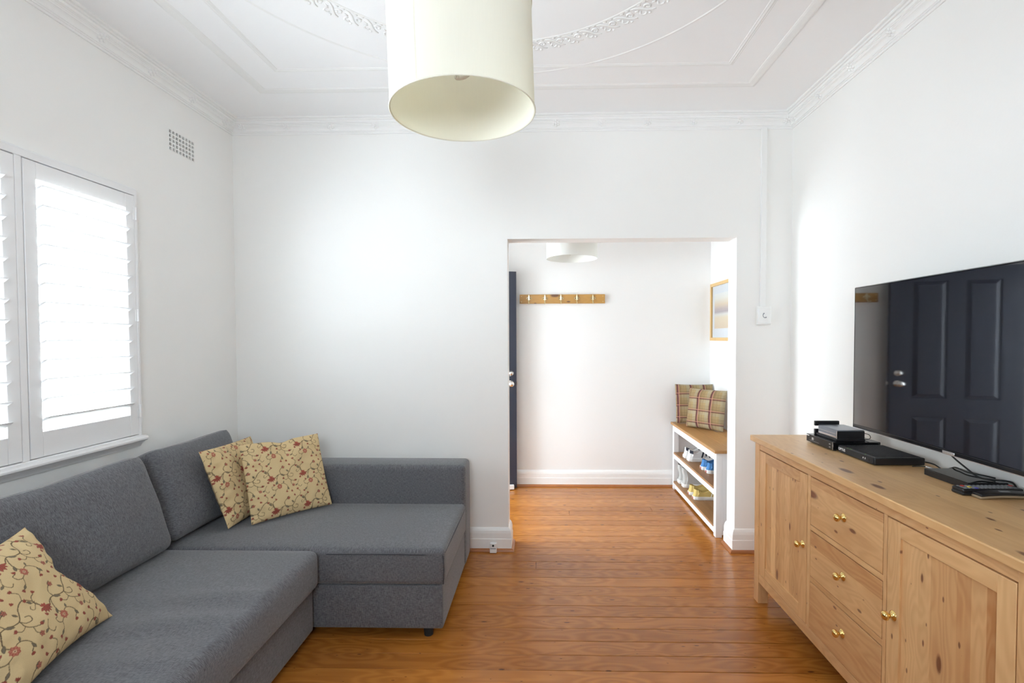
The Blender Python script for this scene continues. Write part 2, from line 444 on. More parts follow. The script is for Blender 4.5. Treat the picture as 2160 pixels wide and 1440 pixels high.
# ------------------------------------------------------------------ room shell
def holed(mb, fn, u0, u1, v0, v1, holes, d0, d1):
    """slab in (u, v) with rectangular holes, from depth d0 to d1; fn(u, v, d) -> point"""
    us = sorted({u0, u1, *[h[0] for h in holes], *[h[1] for h in holes]}); vs = sorted({v0, v1, *[h[2] for h in holes], *[h[3] for h in holes]})
    us = [u for u in us if u0 <= u <= u1]; vs = [v for v in vs if v0 <= v <= v1]
    full = lambda i, j: 0 <= i < len(us) - 1 and 0 <= j < len(vs) - 1 and not any(h[0] - 1e-6 <= us[i] and us[i + 1] <= h[1] + 1e-6 and h[2] - 1e-6 <= vs[j] and vs[j + 1] <= h[3] + 1e-6 for h in holes)
    for i in range(len(us) - 1):
        for j in range(len(vs) - 1):
            if not full(i, j): continue
            a, b, c, d = us[i], us[i + 1], vs[j], vs[j + 1]
            q = lambda P: mb.add(P, [(0, 1, 2, 3)])
            q([fn(a, c, d0), fn(b, c, d0), fn(b, d, d0), fn(a, d, d0)]); q([fn(a, c, d1), fn(a, d, d1), fn(b, d, d1), fn(b, c, d1)])
            if not full(i - 1, j): q([fn(a, c, d0), fn(a, d, d0), fn(a, d, d1), fn(a, c, d1)])
            if not full(i + 1, j): q([fn(b, c, d0), fn(b, c, d1), fn(b, d, d1), fn(b, d, d0)])
            if not full(i, j - 1): q([fn(a, c, d0), fn(a, c, d1), fn(b, c, d1), fn(b, c, d0)])
            if not full(i, j + 1): q([fn(a, d, d0), fn(b, d, d0), fn(b, d, d1), fn(a, d, d1)])
    return mb

VY0, VY1, VZ0, VZ1 = 2.731, 2.934, 2.466, 2.583     # air vent hole
TH = 0.22
structure(holed(MB(), lambda u, v, d: (d, u, v), YN - TH, YW, -0.1, ZC + 0.1, [(WY0, WY1, WZ0, WZ1), (VY0, VY1, VZ0, VZ1)], XL, XL - TH),
          'wall_left', 'wall', 'pale off-white plaster wall with the shuttered window', 'wall', merge=True)
structure(holed(MB(), lambda u, v, d: (u, d, v), XL - TH, XR + TH, -0.1, ZC + 0.1, [(OX0, OX1, -0.2, OZ)], YB, YW),
          'wall_back', 'wall', 'pale off-white plaster wall with the square opening to the hall', 'wall', merge=True)
structure(holed(MB(), lambda u, v, d: (d, u, v), YN - TH, YB, -0.1, ZC + 0.1, [], XR, XR + TH),
          'wall_right', 'wall', 'bright white plaster wall behind the television', 'wall', merge=True)
structure(holed(MB(), lambda u, v, d: (u, d, v), XL, XR, -0.1, ZC + 0.1, [(RX0, RX1, RZ0, RZ1)], YN, YN - TH),
          'wall_near', 'wall', 'plaster wall behind the camera with an added fill-light window', 'wall', merge=True)
structure(MB().box(XL, XR, YN, YB, ZC, ZC + 0.12), 'ceiling', 'ceiling', 'white plaster ceiling with raised decorative mouldings', 'ceiling')
# hall
structure(MB().box(HX0 - TH, HX1 + TH, HY, HY + 0.15, -0.1, ZC + 0.1), 'wall_hall_far', 'wall_hall', 'white far wall of the hall behind the coat rack', 'wall')
structure(MB().box(HX1, HX1 + TH, YW, HY, -0.1, ZC + 0.1), 'wall_hall_right', 'wall_hall', 'white hall wall with the framed picture above the bench', 'wall')
structure(holed(MB(), lambda u, v, d: (d, u, v), YW, HY, -0.1, ZC + 0.1, [(DY0, DY1, -0.2, DZ)], HX0, HX0 - TH),
          'wall_hall_left', 'wall_hall', 'hall wall holding the open front doorway', 'wall', merge=True)
structure(MB().box(HX0, HX1, YW, HY, ZC, ZC + 0.12), 'ceiling_hall', 'ceiling', 'plain white ceiling of the hall', 'ceiling')

# floor: a dark sub-floor carrying one object per board
floor = structure(MB().box(XL - 0.1, XR + 0.1, YN - 0.1, HY + 0.1, -0.12, -0.012), 'floor', 'gap', 'glossy orange-brown varnished pine floor boards', 'floor')
pitch = 0.1035; y = 3.232 + 16 * pitch
row = 0
while y > YN - 0.05:
    if y > YW + 0.001: x0, x1 = HX0, HX1
    elif y - pitch > YB - 0.001: x0, x1 = OX0 - 0.03, OX1 + 0.03
    else: x0, x1 = XL, XR
    ya, yb = y - pitch + 0.0013, y - 0.0013
    yb = min(yb, HY + 0.02)
    cuts = [x0]
    rj = random.Random(100 + row)
    xx = x0 + rj.uniform(0.6, 6.5)
    while xx < x1 - 0.5: cuts.append(xx); xx += rj.uniform(2.4, 4.5)
    cuts.append(x1)
    for a, b in zip(cuts[:-1], cuts[1:]):
        if yb - ya < 0.01: continue
        dz = rj.uniform(-0.0005, 0.0004)
        mb = MB().box(a + 0.0004 - (a + b) / 2, b - 0.0004 - (a + b) / 2, ya - (ya + yb) / 2, yb - (ya + yb) / 2, -0.018, 0.0)
        o = build(mb, 'floor_board', 'floor', floor, world=False, fix=False, bevel=0.0011, seg=1)
        o.location = ((a + b) / 2, (ya + yb) / 2, dz)
    y -= pitch; row += 1

# skirting boards: moulded white board with a stained quarter round at its foot
SK = [(0, 0.0), (0.022, 0.0), (0.022, 0.080), (0.019, 0.084), (0.0185, 0.118), (0.015, 0.135), (0.009, 0.147), (0.003, 0.153), (0, 0.154)]
QR = [(0.0, 0.0)] + [(0.022 + 0.017 * math.cos(a), 0.019 * math.sin(a)) for a in [i * PI / 12 for i in range(0, 7)]] + [(0, 0.019)]
def run(mb, prof, pts, closed=False, zf=None):
    """sweep (out, up) profile along a plan polyline, mitred; the left-hand side of the path is the outward side"""
    n = len(pts); rings = []
    for i, p in enumerate(pts):
        p = Vector(p); a = Vector(pts[i - 1]) if (i or closed) else None; b = Vector(pts[(i + 1) % n]) if (i < n - 1 or closed) else None
        da = (p - a).normalized() if a is not None else (b - p).normalized(); db = (b - p).normalized() if b is not None else da
        na, nb = Vector((-da.y, da.x)), Vector((-db.y, db.x))
        m = (na + nb); m = m / max(1e-6, m.dot(na))
        rings.append([(p.x + m.x * o_, p.y + m.y * o_, u) for o_, u in prof])
    k = len(prof); fs = []
    cnt = n if closed else n - 1
    for i in range(cnt):
        for j in range(k - 1): fs.append((i * k + j, ((i + 1) % n) * k + j, ((i + 1) % n) * k + j + 1, i * k + j + 1))
    if not closed: fs += [tuple(range(k)), tuple((n - 1) * k + j for j in range(k))[::-1]]
    return mb.add([q for r in rings for q in r], fs)
def skirting(name, pts, label):
    o = structure(run(MB(), SK, pts), name, 'trim', label, 'skirting board')
    tag(build(run(MB(), QR, pts), 'quarter_round', 'quad', o, smooth=False), 'stained timber quarter round')
    return o
# back wall left piece wraps into the opening's jamb, as does the right piece
skirting('baseboard_back_left', [(OX0, YW), (OX0, YB), (XL, YB)], 'white moulded skirting board beside the sofa, wrapping into the opening')
skirting('baseboard_back_right', [(XR, YB), (OX1, YB), (OX1, YW)], 'white moulded skirting board between the opening and the sideboard')
skirting('baseboard_left', [(XL, YB), (XL, YN)], 'white skirting board hidden behind the sofa')
skirting('baseboard_right', [(XR, YN), (XR, YB)], 'white skirting board behind the sideboard')
skirting('baseboard_hall_far', [(HX1, HY), (HX0, HY)], 'white skirting board along the far wall of the hall')
skirting('baseboard_hall_right', [(HX1, YW), (HX1, HY)], 'white skirting board behind the shoe bench')

# cornice round the room, with its row of flower rosettes
CB = ZC - 0.09
CP = [(0.0, CB), (0.006, CB), (0.008, CB + 0.004), (0.008, CB + 0.009), (0.013, CB + 0.011), (0.013, CB + 0.016), (0.018, CB + 0.018)]
CP += [(0.018 + 0.022 * (1 - math.cos(a)), CB + 0.018 + 0.026 * math.sin(a)) for a in [i * PI / 12 for i in range(1, 6)]]
CP += [(0.036, CB + 0.047), (0.040, CB + 0.050), (0.040, CB + 0.053), (0.045, CB + 0.055), (0.045, CB + 0.058), (0.050, CB + 0.060), (0.052, CB + 0.071), (0.062, CB + 0.071), (0.066, CB + 0.076), (0.064, CB + 0.080), (0.074, CB + 0.081), (0.079, CB + 0.086), (0.079, ZC)]
cor = structure(run(MB(), CP, [(XL, YN), (XR, YN), (XR, YB), (XL, YB)], closed=True), 'trim_1', 'cornice', 'white stepped plaster cornice with flower rosettes', 'cornice', fix=True)
ros = MB()
for k in range(6):
    a = k * PI / 3 + PI / 6
    m = Matrix.Translation((0.016 * math.cos(a), 0.016 * math.sin(a), 0.002)) @ Matrix.Rotation(a, 4, 'Z') @ Matrix.Diagonal((1.0, 0.85, 0.75, 1))
    ros.lathe([(0.0, 0.008), (0.005, 0.0065), (0.0085, 0.003), (0.0095, -0.003)], m, 10)
ros.lathe([(0.0, 0.011), (0.005, 0.0095), (0.0075, 0.005), (0.008, -0.002)], None, 10)
ros_o = None
def rosette(loc, out):
    global ros_o
    n = (Vector(out) * 0.8 + Vector((0, 0, -0.6))).normalized()
    q = n.to_track_quat('Z', 'Y')
    if ros_o is None: o = ros_o = build(ros, 'rosette', 'cornice', cor, smooth=True)
    else: o = ros_o.copy(); C.objects.link(o)
    o.location = loc; o.rotation_mode = 'QUATERNION'; o.rotation_quaternion = q
ZR = ZC - 0.046
yy = 3.187
while yy > 0.6: rosette((XL + 0.030, yy, ZR), (1, 0, 0)); yy -= 0.298
yy = 3.24
while yy > 0.9: rosette((XR - 0.030, yy, ZR), (-1, 0, 0)); yy -= 0.297
xx = -1.982
while xx < XR - 0.02: rosette((xx, YB - 0.030, ZR), (0, -1, 0)); xx += 0.2958

# ceiling mouldings, centred on the pendant
CX, CY = -0.22, 1.58
def rect(hx, hy): return [(CX - hx, CY - hy), (CX + hx, CY - hy), (CX + hx, CY + hy), (CX - hx, CY + hy)]
structure(run(MB(), [(-0.028, ZC), (-0.026, ZC - 0.003), (-0.020, ZC - 0.0055), (-0.012, ZC - 0.0065), (0.014, ZC - 0.005), (0.024, ZC - 0.002), (0.026, ZC)], rect(1.405, 1.315), closed=True),
          'trim_2', 'cornice', 'broad raised rectangular moulding near the ceiling edge', 'moulding')
structure(run(MB(), [(-0.016, ZC), (-0.012, ZC - 0.003), (-0.008, ZC - 0.002), (0, ZC - 0.005), (0.008, ZC - 0.002), (0.012, ZC - 0.003), (0.016, ZC)], rect(1.21, 1.10), closed=True),
          'trim_3', 'cornice', 'thin reeded rectangular bead inside the broad ceiling moulding', 'moulding')
circ = lambda r, n: [(CX + r * math.cos(2 * PI * i / n), CY + r * math.sin(2 * PI * i / n)) for i in range(n)]
structure(run(MB(), [(-0.007, ZC), (-0.004, ZC - 0.002), (0, ZC - 0.003), (0.004, ZC - 0.002), (0.007, ZC)], circ(1.175, 128), closed=True),
          'trim_4', 'cornice', 'thin raised circle on the ceiling outside the leaf garland', 'moulding')
gar = structure(run(MB(), [(-0.007, ZC), (-0.005, ZC - 0.0015), (0, ZC - 0.0025), (0.005, ZC - 0.0015), (0.007, ZC)], circ(0.885, 128), closed=True),
                'trim_5', 'cornice', 'raised circular garland of scrolling leaves on the ceiling', 'moulding')
lm = MB()   # one scroll of the garland: local x along the ring, y outward, z down from the ceiling
def bead_path(pts, r): lm.tube([(p[0], p[1], -0.0015) for p in pts], r, 6)
bead_path([(-0.046, -0.036), (-0.030, -0.030), (-0.012, -0.014), (0.004, 0.010), (0.022, 0.028), (0.040, 0.034)], [0.003, 0.005, 0.006, 0.006, 0.005, 0.003])
bead_path([(0.004, -0.004), (0.016, -0.018), (0.030, -0.016), (0.034, -0.002), (0.026, 0.008), (0.017, 0.004), (0.018, -0.004)], [0.003, 0.005, 0.0055, 0.0055, 0.005, 0.0045, 0.004])
bead_path([(-0.020, 0.004), (-0.030, 0.018), (-0.026, 0.032), (-0.012, 0.036), (-0.004, 0.026)], [0.003, 0.0045, 0.005, 0.005, 0.004])
bead_path([(-0.040, -0.010), (-0.026, -0.002)], [0.003, 0.006]); bead_path([(-0.010, -0.038), (0.006, -0.033)], [0.003, 0.006]); bead_path([(0.018, -0.040), (0.034, -0.035)], [0.003, 0.006])
lm.lathe([(0, 0.008), (0.005, 0.006), (0.007, 0.0)], Matrix.Translation((0.006, 0.040, -0.001)) @ Matrix.Rotation(PI, 4, 'X'), 8)
lm.v = [(x, y, z * 0.6) for x, y, z in lm.v]
first = None; NG = 65
for k in range(NG):
    a = 2 * PI * k / NG
    if first is None: o = first = build(lm, 'leaf_scroll', 'cornice', gar, smooth=True)
    else: o = first.copy(); C.objects.link(o)
    o.location = (CX + 0.928 * math.cos(a), CY + 0.928 * math.sin(a), ZC); o.rotation_euler = (0, 0, a - PI / 2)

# ------------------------------------------------------------------ left window: frame, sash, pane, sill, shutters
xf = XL + 0.030
win = structure(holed(MB(), lambda u, v, d: (d, u, v), WY0 - 0.012, WY1 + 0.012, WZ0 - 0.004, WZ1 + 0.026, [(WY0 + 0.004, WY1 - 0.004, WZ0 + 0.004, WZ1 - 0.004)], XL - 0.05, xf),
                'window_1', 'shutter', 'white frame of the shuttered window above the sofa', 'window', merge=True, bevel=0.003)
build(holed(MB(), lambda u, v, d: (d, u, v), WY0 - 0.018, WY1 + 0.020, WZ0 - 0.004, WZ1 + 0.036, [(WY0 - 0.006, WY1 + 0.006, WZ0 - 0.01, WZ1 + 0.018)], XL - 0.001, xf - 0.012), 'outer_bead', 'shutter', win, merge=True, bevel=0.004)
pans = [(1.921, 2.4515), (1.3575, 1.888), (0.794, 1.3245)]
for a, b in ((1.8905, 1.9185), (1.327, 1.355)):
    build(MB().box(XL - 0.05, xf - 0.002, a, b, WZ0 + 0.004, WZ1 - 0.004), 'mullion', 'shutter', win, bevel=0.003)
build(holed(MB(), lambda u, v, d: (d, u, v), WY0 + 0.002, WY1 - 0.002, WZ0 + 0.002, WZ1 - 0.002, [(WY0 + 0.04, WY1 - 0.04, WZ0 + 0.03, WZ1 - 0.03)], XL - 0.049, xf - 0.031), 'stop', 'shutter', win, merge=True)
for a, b in ((1.8905, 1.9185), (1.327, 1.355)):
    build(MB().box(XL - 0.049, xf - 0.031, a - 0.016, b + 0.016, WZ0 + 0.03, WZ1 - 0.03), 'stop', 'shutter', win)
sash = holed(MB(), lambda u, v, d: (d, u, v), WY0, WY1, WZ0, WZ1, [(WY0 + 0.05, 1.58, WZ0 + 0.06, 1.52), (WY0 + 0.05, 1.58, 1.56, WZ1 - 0.05), (1.63, WY1 - 0.05, WZ0 + 0.06, 1.52), (1.63, WY1 - 0.05, 1.56, WZ1 - 0.05)], XL - 0.145, XL - 0.185)
build(sash, 'sash', 'sash', win, merge=True, bevel=0.004)
build(MB().add([(XL - 0.165, WY0 + 0.03, WZ0 + 0.03), (XL - 0.165, WY1 - 0.03, WZ0 + 0.03), (XL - 0.165, WY1 - 0.03, WZ1 - 0.03), (XL - 0.165, WY0 + 0.03, WZ1 - 0.03)], [(0, 1, 2, 3)]), 'pane', 'glass', win)
SP = [(XL - 0.02, 0.878), (XL + 0.012, 0.878), (XL + 0.014, 0.884), (XL + 0.018, 0.888), (XL + 0.022, 0.896), (XL + 0.032, 0.899), (XL + 0.036, 0.905), (XL + 0.046, 0.909),
      (XL + 0.054, 0.915), (XL + 0.055, 0.923), (XL + 0.050, 0.930), (XL + 0.038, 0.933), (XL - 0.02, 0.933)]
sill = build(MB().prism(SP, lambda a, b, d: (a, d, b), WY0 - 0.03, WY1 + 0.022), 'window_sill', 'shutter', win)
smooth_by(sill, 30)

def slat_mesh(y0, y1):
    mb = MB(); n = 14; prof = [(0.0445 * math.cos(2 * PI * k / n), 0.0055 * math.sin(2 * PI * k / n)) for k in range(n)]
    t = math.radians(27); c, s_ = math.cos(t), math.sin(t)
    prof = [(a * c - b * s_, a * s_ + b * c) for a, b in prof]        # room-side edge raised
    return mb.prism(prof, lambda a, b, d: (a, d, b), -(y1 - y0) / 2, (y1 - y0) / 2)
names = ['white louvred shutter panel beside the vent, nearest the room corner', 'white louvred shutter panel cut off by the left edge of the photo', 'white louvred shutter panel at the near end of the window']
for (a, b), lab in zip(pans, names):
    sh = thing('plantation_shutter', lab, 'shutter', (xf - 0.015, (a + b) / 2, WZ0 + 0.008), group='louvred shutter panels')
    z0, z1 = WZ0 + 0.008, WZ1 - 0.008; x0, x1 = xf - 0.029, xf - 0.001
    for q0, q1 in ((a, a + 0.050), (b - 0.050, b)): build(MB().box(x0, x1, q0, q1, z0, z1), 'stile', 'shutter', sh, bevel=0.002)
    build(MB().box(x0 + 0.001, x1 - 0.001, a + 0.050, b - 0.050, z0, 1.045), 'bottom_rail', 'shutter', sh, bevel=0.002)
    build(MB().box(x0 + 0.001, x1 - 0.001, a + 0.050, b - 0.050, 2.063, z1), 'top_rail', 'shutter', sh, bevel=0.002)
    sm = None
    for k in range(13):
        zc = 1.045 + 0.042 + k * 0.0778
        if sm is None: o = sm = smooth_by(build(slat_mesh(a + 0.052, b - 0.052), 'slat', 'shutter', sh, world=False), 60)
        else: o = sm.copy(); C.objects.link(o)
        o.location = Vector((xf - 0.015, (a + b) / 2, zc)) - sh.location
    hy = b + 0.003 if a > 1.9 else a - 0.003        # hinged on the frame or on the near mullion
    for zc in (2.045, 1.54, 1.06):
        build(MB().tube([(xf + 0.004, hy, zc - 0.032), (xf + 0.004, hy, zc + 0.032)], 0.0048, 10).box(xf - 0.0005, xf + 0.002, hy - 0.012, hy + 0.012, zc - 0.030, zc + 0.030), 'hinge', 'shutter', sh)

# vent in the left wall
vent = thing('air_vent', 'small square-holed air vent high on the left wall', 'vent', (XL, (VY0 + VY1) / 2, VZ0))
g = MB(); hw, hh = (VY1 - VY0), (VZ1 - VZ0)
hol = [(VY0 + (i + 0.17) * hw / 8, VY0 + (i + 0.83) * hw / 8, VZ0 + (j + 0.16) * hh / 5, VZ0 + (j + 0.84) * hh / 5) for i in range(8) for j in range(5)]
holed(g, lambda u, v, d: (d, u, v), VY0 + 0.0005, VY1 - 0.0005, VZ0 + 0.0005, VZ1 - 0.0005, hol, XL - 0.010, XL + 0.001)
build(g, 'grille', 'wall', vent, merge=True)
lin = MB()
holed(lin, lambda u, v, d: (d, u, v), VY0 + 0.0004, VY1 - 0.0004, VZ0 + 0.0004, VZ1 - 0.0004, [(VY0 + 0.002, VY1 - 0.002, VZ0 + 0.002, VZ1 - 0.002)], XL - 0.10, XL - 0.0105)
build(lin, 'vent_shade_lining', 'dark', vent, merge=True)  # black lining: shade inside the vent holes put into the colour
build(MB().box(XL - 0.12, XL - 0.10, VY0 + 0.001, VY1 - 0.001, VZ0 + 0.001, VZ1 - 0.001), 'vent_shade_backing', 'dark', vent)  # black plate stands in for the shaded depth behind the grille

# front door: stands open in front of the hall's far wall, hinged at the doorway on the left
DM = Matrix.Translation((-0.256, 4.690, 0)) @ Matrix.Rotation(math.radians(12), 4, 'Z')
dx0, dx1, dyf, dyb = -0.835, 0.0, -0.040, 0.0                 # local: free edge at x = 0, face at y = dyf
RM['door_1'] = DM
st = 0.145; mid = (dx0 + dx1) / 2
door = structure(MB().box(dx0, dx1, dyf + 0.008, dyb, 0.012, 2.040), 'door_1', 'navy', 'dark navy panelled front door standing open in the hall', 'door', bevel=0.002)
door.matrix_world = DM
pz = [(0.22, 0.70), (0.87, 1.92)]
hl = [(dx0 + st, mid - 0.055, a, b) for a, b in pz] + [(mid + 0.055, dx1 - st, a, b) for a, b in pz]
build(holed(MB(), lambda u, v, d: (u, d, v), dx0, dx1, 0.012, 2.040, hl, dyf, dyf + 0.0082), 'face_frame', 'navy', door, merge=True, bevel=0.002, world=False)
for a, b, c_, d_ in hl:
    mb = MB(); i0, i1 = 0.003, 0.036
    P = [(a + i0, dyf + 0.0085, c_ + i0), (b - i0, dyf + 0.0085, c_ + i0), (b - i0, dyf + 0.0085, d_ - i0), (a + i0, dyf + 0.0085, d_ - i0),
         (a + i1, dyf - 0.002, c_ + i1), (b - i1, dyf - 0.002, c_ + i1), (b - i1, dyf - 0.002, d_ - i1), (a + i1, dyf - 0.002, d_ - i1)]
    build(mb.add(P, [(4, 5, 6, 7), (0, 1, 5, 4), (1, 2, 6, 5), (2, 3, 7, 6), (3, 0, 4, 7)]), 'panel', 'navy', door, fix=False, world=False)
rot = lambda x, z: Matrix.Translation((x, dyf, z)) @ Matrix.Rotation(PI / 2, 4, 'X')
tag(build(MB().lathe([(0.0, 0.030), (0.014, 0.030), (0.020, 0.024), (0.021, 0.012), (0.027, 0.010), (0.028, 0.0)], rot(-0.055, 1.092), 20), 'deadlock', 'chrome', door, smooth=True, world=False), 'round chrome lock')
tag(build(MB().lathe([(0.0, 0.062), (0.012, 0.061), (0.024, 0.054), (0.027, 0.046), (0.022, 0.036), (0.012, 0.030), (0.012, 0.010), (0.030, 0.006), (0.031, 0.0)], rot(-0.055, 0.995), 20), 'door_knob', 'chrome', door, smooth=True, world=False), 'round chrome knob')
build(MB().box(dx1, dx1 + 0.009, dyf + 0.014, dyf + 0.028, 0.985, 1.010), 'latch', 'chrome', door, world=False)
tag(build(MB().box(dx0 + 0.02, dx1 - 0.030, dyf - 0.030, dyf + 0.001, 0.006, 0.046), 'weather_bar', 'white_plastic', door, bevel=0.003, world=False), 'white weather bar')

# phone socket with its cable trunking on the back wall; cable outlet on the skirting
ps = thing('phone_socket', 'square white phone socket on the wall right of the opening', 'socket', (1.440, YB, 1.502))
build(MB().box(1.396, 1.484, YB - 0.026, YB, 1.503, 1.621), 'back_box', 'white_plastic', ps, bevel=0.004)
build(MB().box(1.402, 1.480, YB - 0.032, YB - 0.0255, 1.511, 1.613), 'face_plate', 'white_plastic', ps, bevel=0.003)
pts = [(1.436, 1.578), (1.430, 1.572), (1.428, 1.562), (1.431, 1.553), (1.440, 1.548), (1.450, 1.551)]
tag(build(MB().tube([(a, YB - 0.0325, b) for a, b in pts], [0.0042, 0.003, 0.0022, 0.0022, 0.003, 0.0042], 6), 'handset_symbol', 'grey_print', ps), 'small grey telephone symbol')
tr = build(MB().box(1.417, 1.453, YB - 0.016, YB, 1.6215, CB + 0.001), 'cable_trunking', 'white_plastic', None, bevel=0.002)
tag(tr, 'narrow white cable trunking running from cornice down to the phone socket', 'trunking')
co = thing('cable_outlet', 'tiny white cable outlet box on the skirting left of the opening', 'outlet', (-0.331, YB - 0.039, 0.0))
build(MB().box(-0.354, -0.309, YB - 0.064, YB - 0.0395, 0.004, 0.068), 'housing', 'white_plastic', co, bevel=0.003)
build(MB().lathe([(0, 0.003), (0.007, 0.003), (0.007, -0.003)], Matrix.Translation((-0.3315, YB - 0.064, 0.054)) @ Matrix.Rotation(PI / 2, 4, 'X'), 14), 'jack', 'dark', co)
build(MB().box(-0.350, -0.3125, YB - 0.0645, YB - 0.063, 0.032, 0.037), 'slot', 'grey_print', co)

# unseen porch added outside the front doorway to hold back sky light from the hall
structure(MB().box(-2.9, HX0 - TH, YW, HY + 0.15, 2.24, 2.36), 'ceiling_added_porch', 'ceiling', 'white porch ceiling added unseen outside the front door to dim the hall', 'ceiling')
structure(MB().box(-2.8, HX0 - TH, HY, HY + 0.15, -0.1, 2.24), 'wall_added_porch', 'wall', 'plaster porch wall added unseen outside the front door to dim the hall', 'wall')
M['paving'] = plain('added_porch_paving', (0.30, 0.27, 0.24), 0.8, nz=0.2, sc=14)
structure(MB().box(-3.6, HX0, YW, HY + 0.15, -0.16, -0.03), 'floor_added_porch', 'paving', 'grey paving of the added, unseen porch outside the front door', 'floor')

wn = structure(holed(MB(), lambda u, v, d: (u, d, v), RX0, RX1, RZ0, RZ1, [(RX0 + 0.05, RX1 - 0.05, RZ0 + 0.05, RZ1 - 0.05)], YN - 0.06, YN - 0.11),  # unseen window, added to brighten the room from behind the camera
               'fill_window', 'trim', 'white timber window added unseen behind the camera for fill light', 'window', merge=True)
build(MB().add([(RX0 + 0.03, YN - 0.085, RZ0 + 0.03), (RX1 - 0.03, YN - 0.085, RZ0 + 0.03), (RX1 - 0.03, YN - 0.085, RZ1 - 0.03), (RX0 + 0.03, YN - 0.085, RZ1 - 0.03)], [(0, 1, 2, 3)]), 'pane', 'glass', wn)

# ------------------------------------------------------------------ corner sofa
sofa = thing('corner_sofa', 'dark grey fabric corner sofa with a chaise along the back wall', 'sofa', (-1.25, 2.2, 0))
def soft(name, b, r, n, puff, parent, fn=None, mat='sofa', rotm=None, label=None):
    mb = rbox(MB(), *b, r, n, puff, fn)
    if rotm is not None: mb.v = [tuple(rotm @ Vector(v)) for v in mb.v]
    o = build(mb, name, mat, parent, smooth=True, merge=True)
    if label: o['label'] = label
    return o
def seat_folds(p, u):
    # soft creases across the long seat
    if u.z < 0.6: return Vector((0, 0, 0))
    f = 0
    for (cx, cy, ang, L, a, wd) in ((-1.17, 1.86, 0.15, 0.20, 0.007, 0.028), (-1.22, 1.76, 0.05, 0.24, -0.006, 0.03), (-1.30, 1.66, 0.25, 0.22, 0.005, 0.025), (-1.35, 1.56, 0.2, 0.25, -0.005, 0.03), (-1.25, 1.45, 0.1, 0.25, 0.005, 0.03)):
        dx, dy = p.x - cx, p.y - cy
        al = dx * math.cos(ang) + dy * math.sin(ang); ac = -dx * math.sin(ang) + dy * math.cos(ang) + 0.15 * al * al
        f += a * math.exp(-(ac / wd) ** 2 - (al / L) ** 2)
    return Vector((0, 0, f))
def soft_noise(a, sc, s0):
    from mathutils import noise as mn
    return lambda p, u: mn.noise_vector((p + Vector((s0, s0, s0))) * sc) * a
soft('base', (-1.955, -1.082, 0.985, 2.285, 0.048, 0.250), 0.012, 12, (0, 0, 0), sofa)
soft('chaise_base', (-1.955, -0.474, 2.302, 3.10, 0.048, 0.256), 0.012, 12, (0, 0, 0), sofa)
soft('chaise_seat', (-1.90, -0.464, 2.292, 2.955, 0.260, 0.432), 0.026, 26, (0.004, 0.002, 0.012), sofa)
soft('seat', (-1.90, -1.046, 0.985, 2.283, 0.258, 0.438), 0.036, 44, (0.010, 0.006, 0.014), sofa, fn=seat_folds)
soft('arm_rest', (-1.90, -0.466, 2.935, 3.145, 0.048, 0.662), 0.030, 20, (0.004, 0.004, 0.004), sofa)
bk = MB().prism([(-2.035, 0.05), (-1.90, 0.05), (-1.915, 0.44), (-1.985, 0.645), (-2.0, 0.66), (-2.035, 0.66)], lambda a, b, d: (a, d, b), 0.855, 3.145)
build(bk, 'backrest', 'sofa', sofa, bevel=0.015)
soft('arm_rest', (-1.94, -1.085, 0.855, 0.980, 0.048, 0.662), 0.030, 14, (0.004, 0.004, 0.004), sofa)
for x, y in ((-0.552, 2.345), (-0.552, 3.08), (-1.14, 1.02), (-1.88, 1.02), (-1.88, 3.08), (-1.14, 2.20)):
    build(MB().lathe([(0, 0), (0.021, 0), (0.026, 0.05), (0, 0.05)], Matrix.Translation((x, y, 0)), 16), 'foot', 'rubber', sofa, smooth=False)
# stitched seams along the edges that show
def seam(pts, r=0.0022): build(MB().tube(pts, r, 6), 'seam', 'sofa_seam', sofa, smooth=True)
seam([(-1.02, 2.291, 0.407), (-0.8, 2.290, 0.409), (-0.60, 2.291, 0.408), (-0.474, 2.298, 0.404)])
seam([(-0.4655, 2.315, 0.408), (-0.462, 2.60, 0.412), (-0.4655, 2.92, 0.408)])
seam([(-0.471, 2.296, 0.402), (-0.4665, 2.2945, 0.34), (-0.470, 2.296, 0.268)])

def back_cushion(y0, y1, label, top=0.44, dx=0.0, sy=0.0, s0=0.0):
    c = thing('back_cushion', label, 'cushion', (-1.78 + dx, (y0 + y1) / 2, 0.44), group='grey back cushions on the sofa')
    R_ = Matrix.Translation((-1.690 + dx, (y0 + y1) / 2, 0.452)) @ Matrix(((1, 0, -0.354, 0), (0, 1, sy, 0), (0, 0, 1, 0), (0, 0, 0, 1)))
    hw = (y1 - y0) / 2
    def fn(p, u):
        # slumped pad: sides drawn in, top edge sagging between its corners
        d = soft_noise(0.008, 4.5, s0)(p, u)
        if u.x < 0: d.x = abs(d.x) * 0.3 + 0.043 * (1 - u.y ** 2) * (1 - u.z ** 2) * abs(u.x)
        if u.z < -0.9: d.z = abs(d.z) * 0.2
        tl = (u.x - 1) * 0.5 * 0.075 * max(0, (u.z + 1) / 2) ** 1.5      # top falls away to the rear
        return Vector((d.x + 0.018 * (1 - abs(u.z)) * max(0, u.x) * 0.5, d.y - 0.012 * u.y * (1 - u.z ** 2), d.z + tl - (0.012 * (1 - u.y ** 2) - 0.004) * max(0, u.z)))
    mb = rbox(MB(), -0.185, 0.0, -hw, hw, 0.0, top, 0.058, 24, (0.045, 0.010, 0.0), fn)
    mb.v = [tuple(R_ @ Vector(v)) for v in mb.v]
    build(mb, 'pad', 'sofa', c, smooth=True, merge=True)
    # the welt seam round the front edge
    e = 0.004; P = []
    for k in range(0, 41):
        a = -1 + 2 * k / 40; P.append((e - 0.02, hw * 0.985 * a, top - 0.010 - 0.012 * (1 - a * a)))
    return c
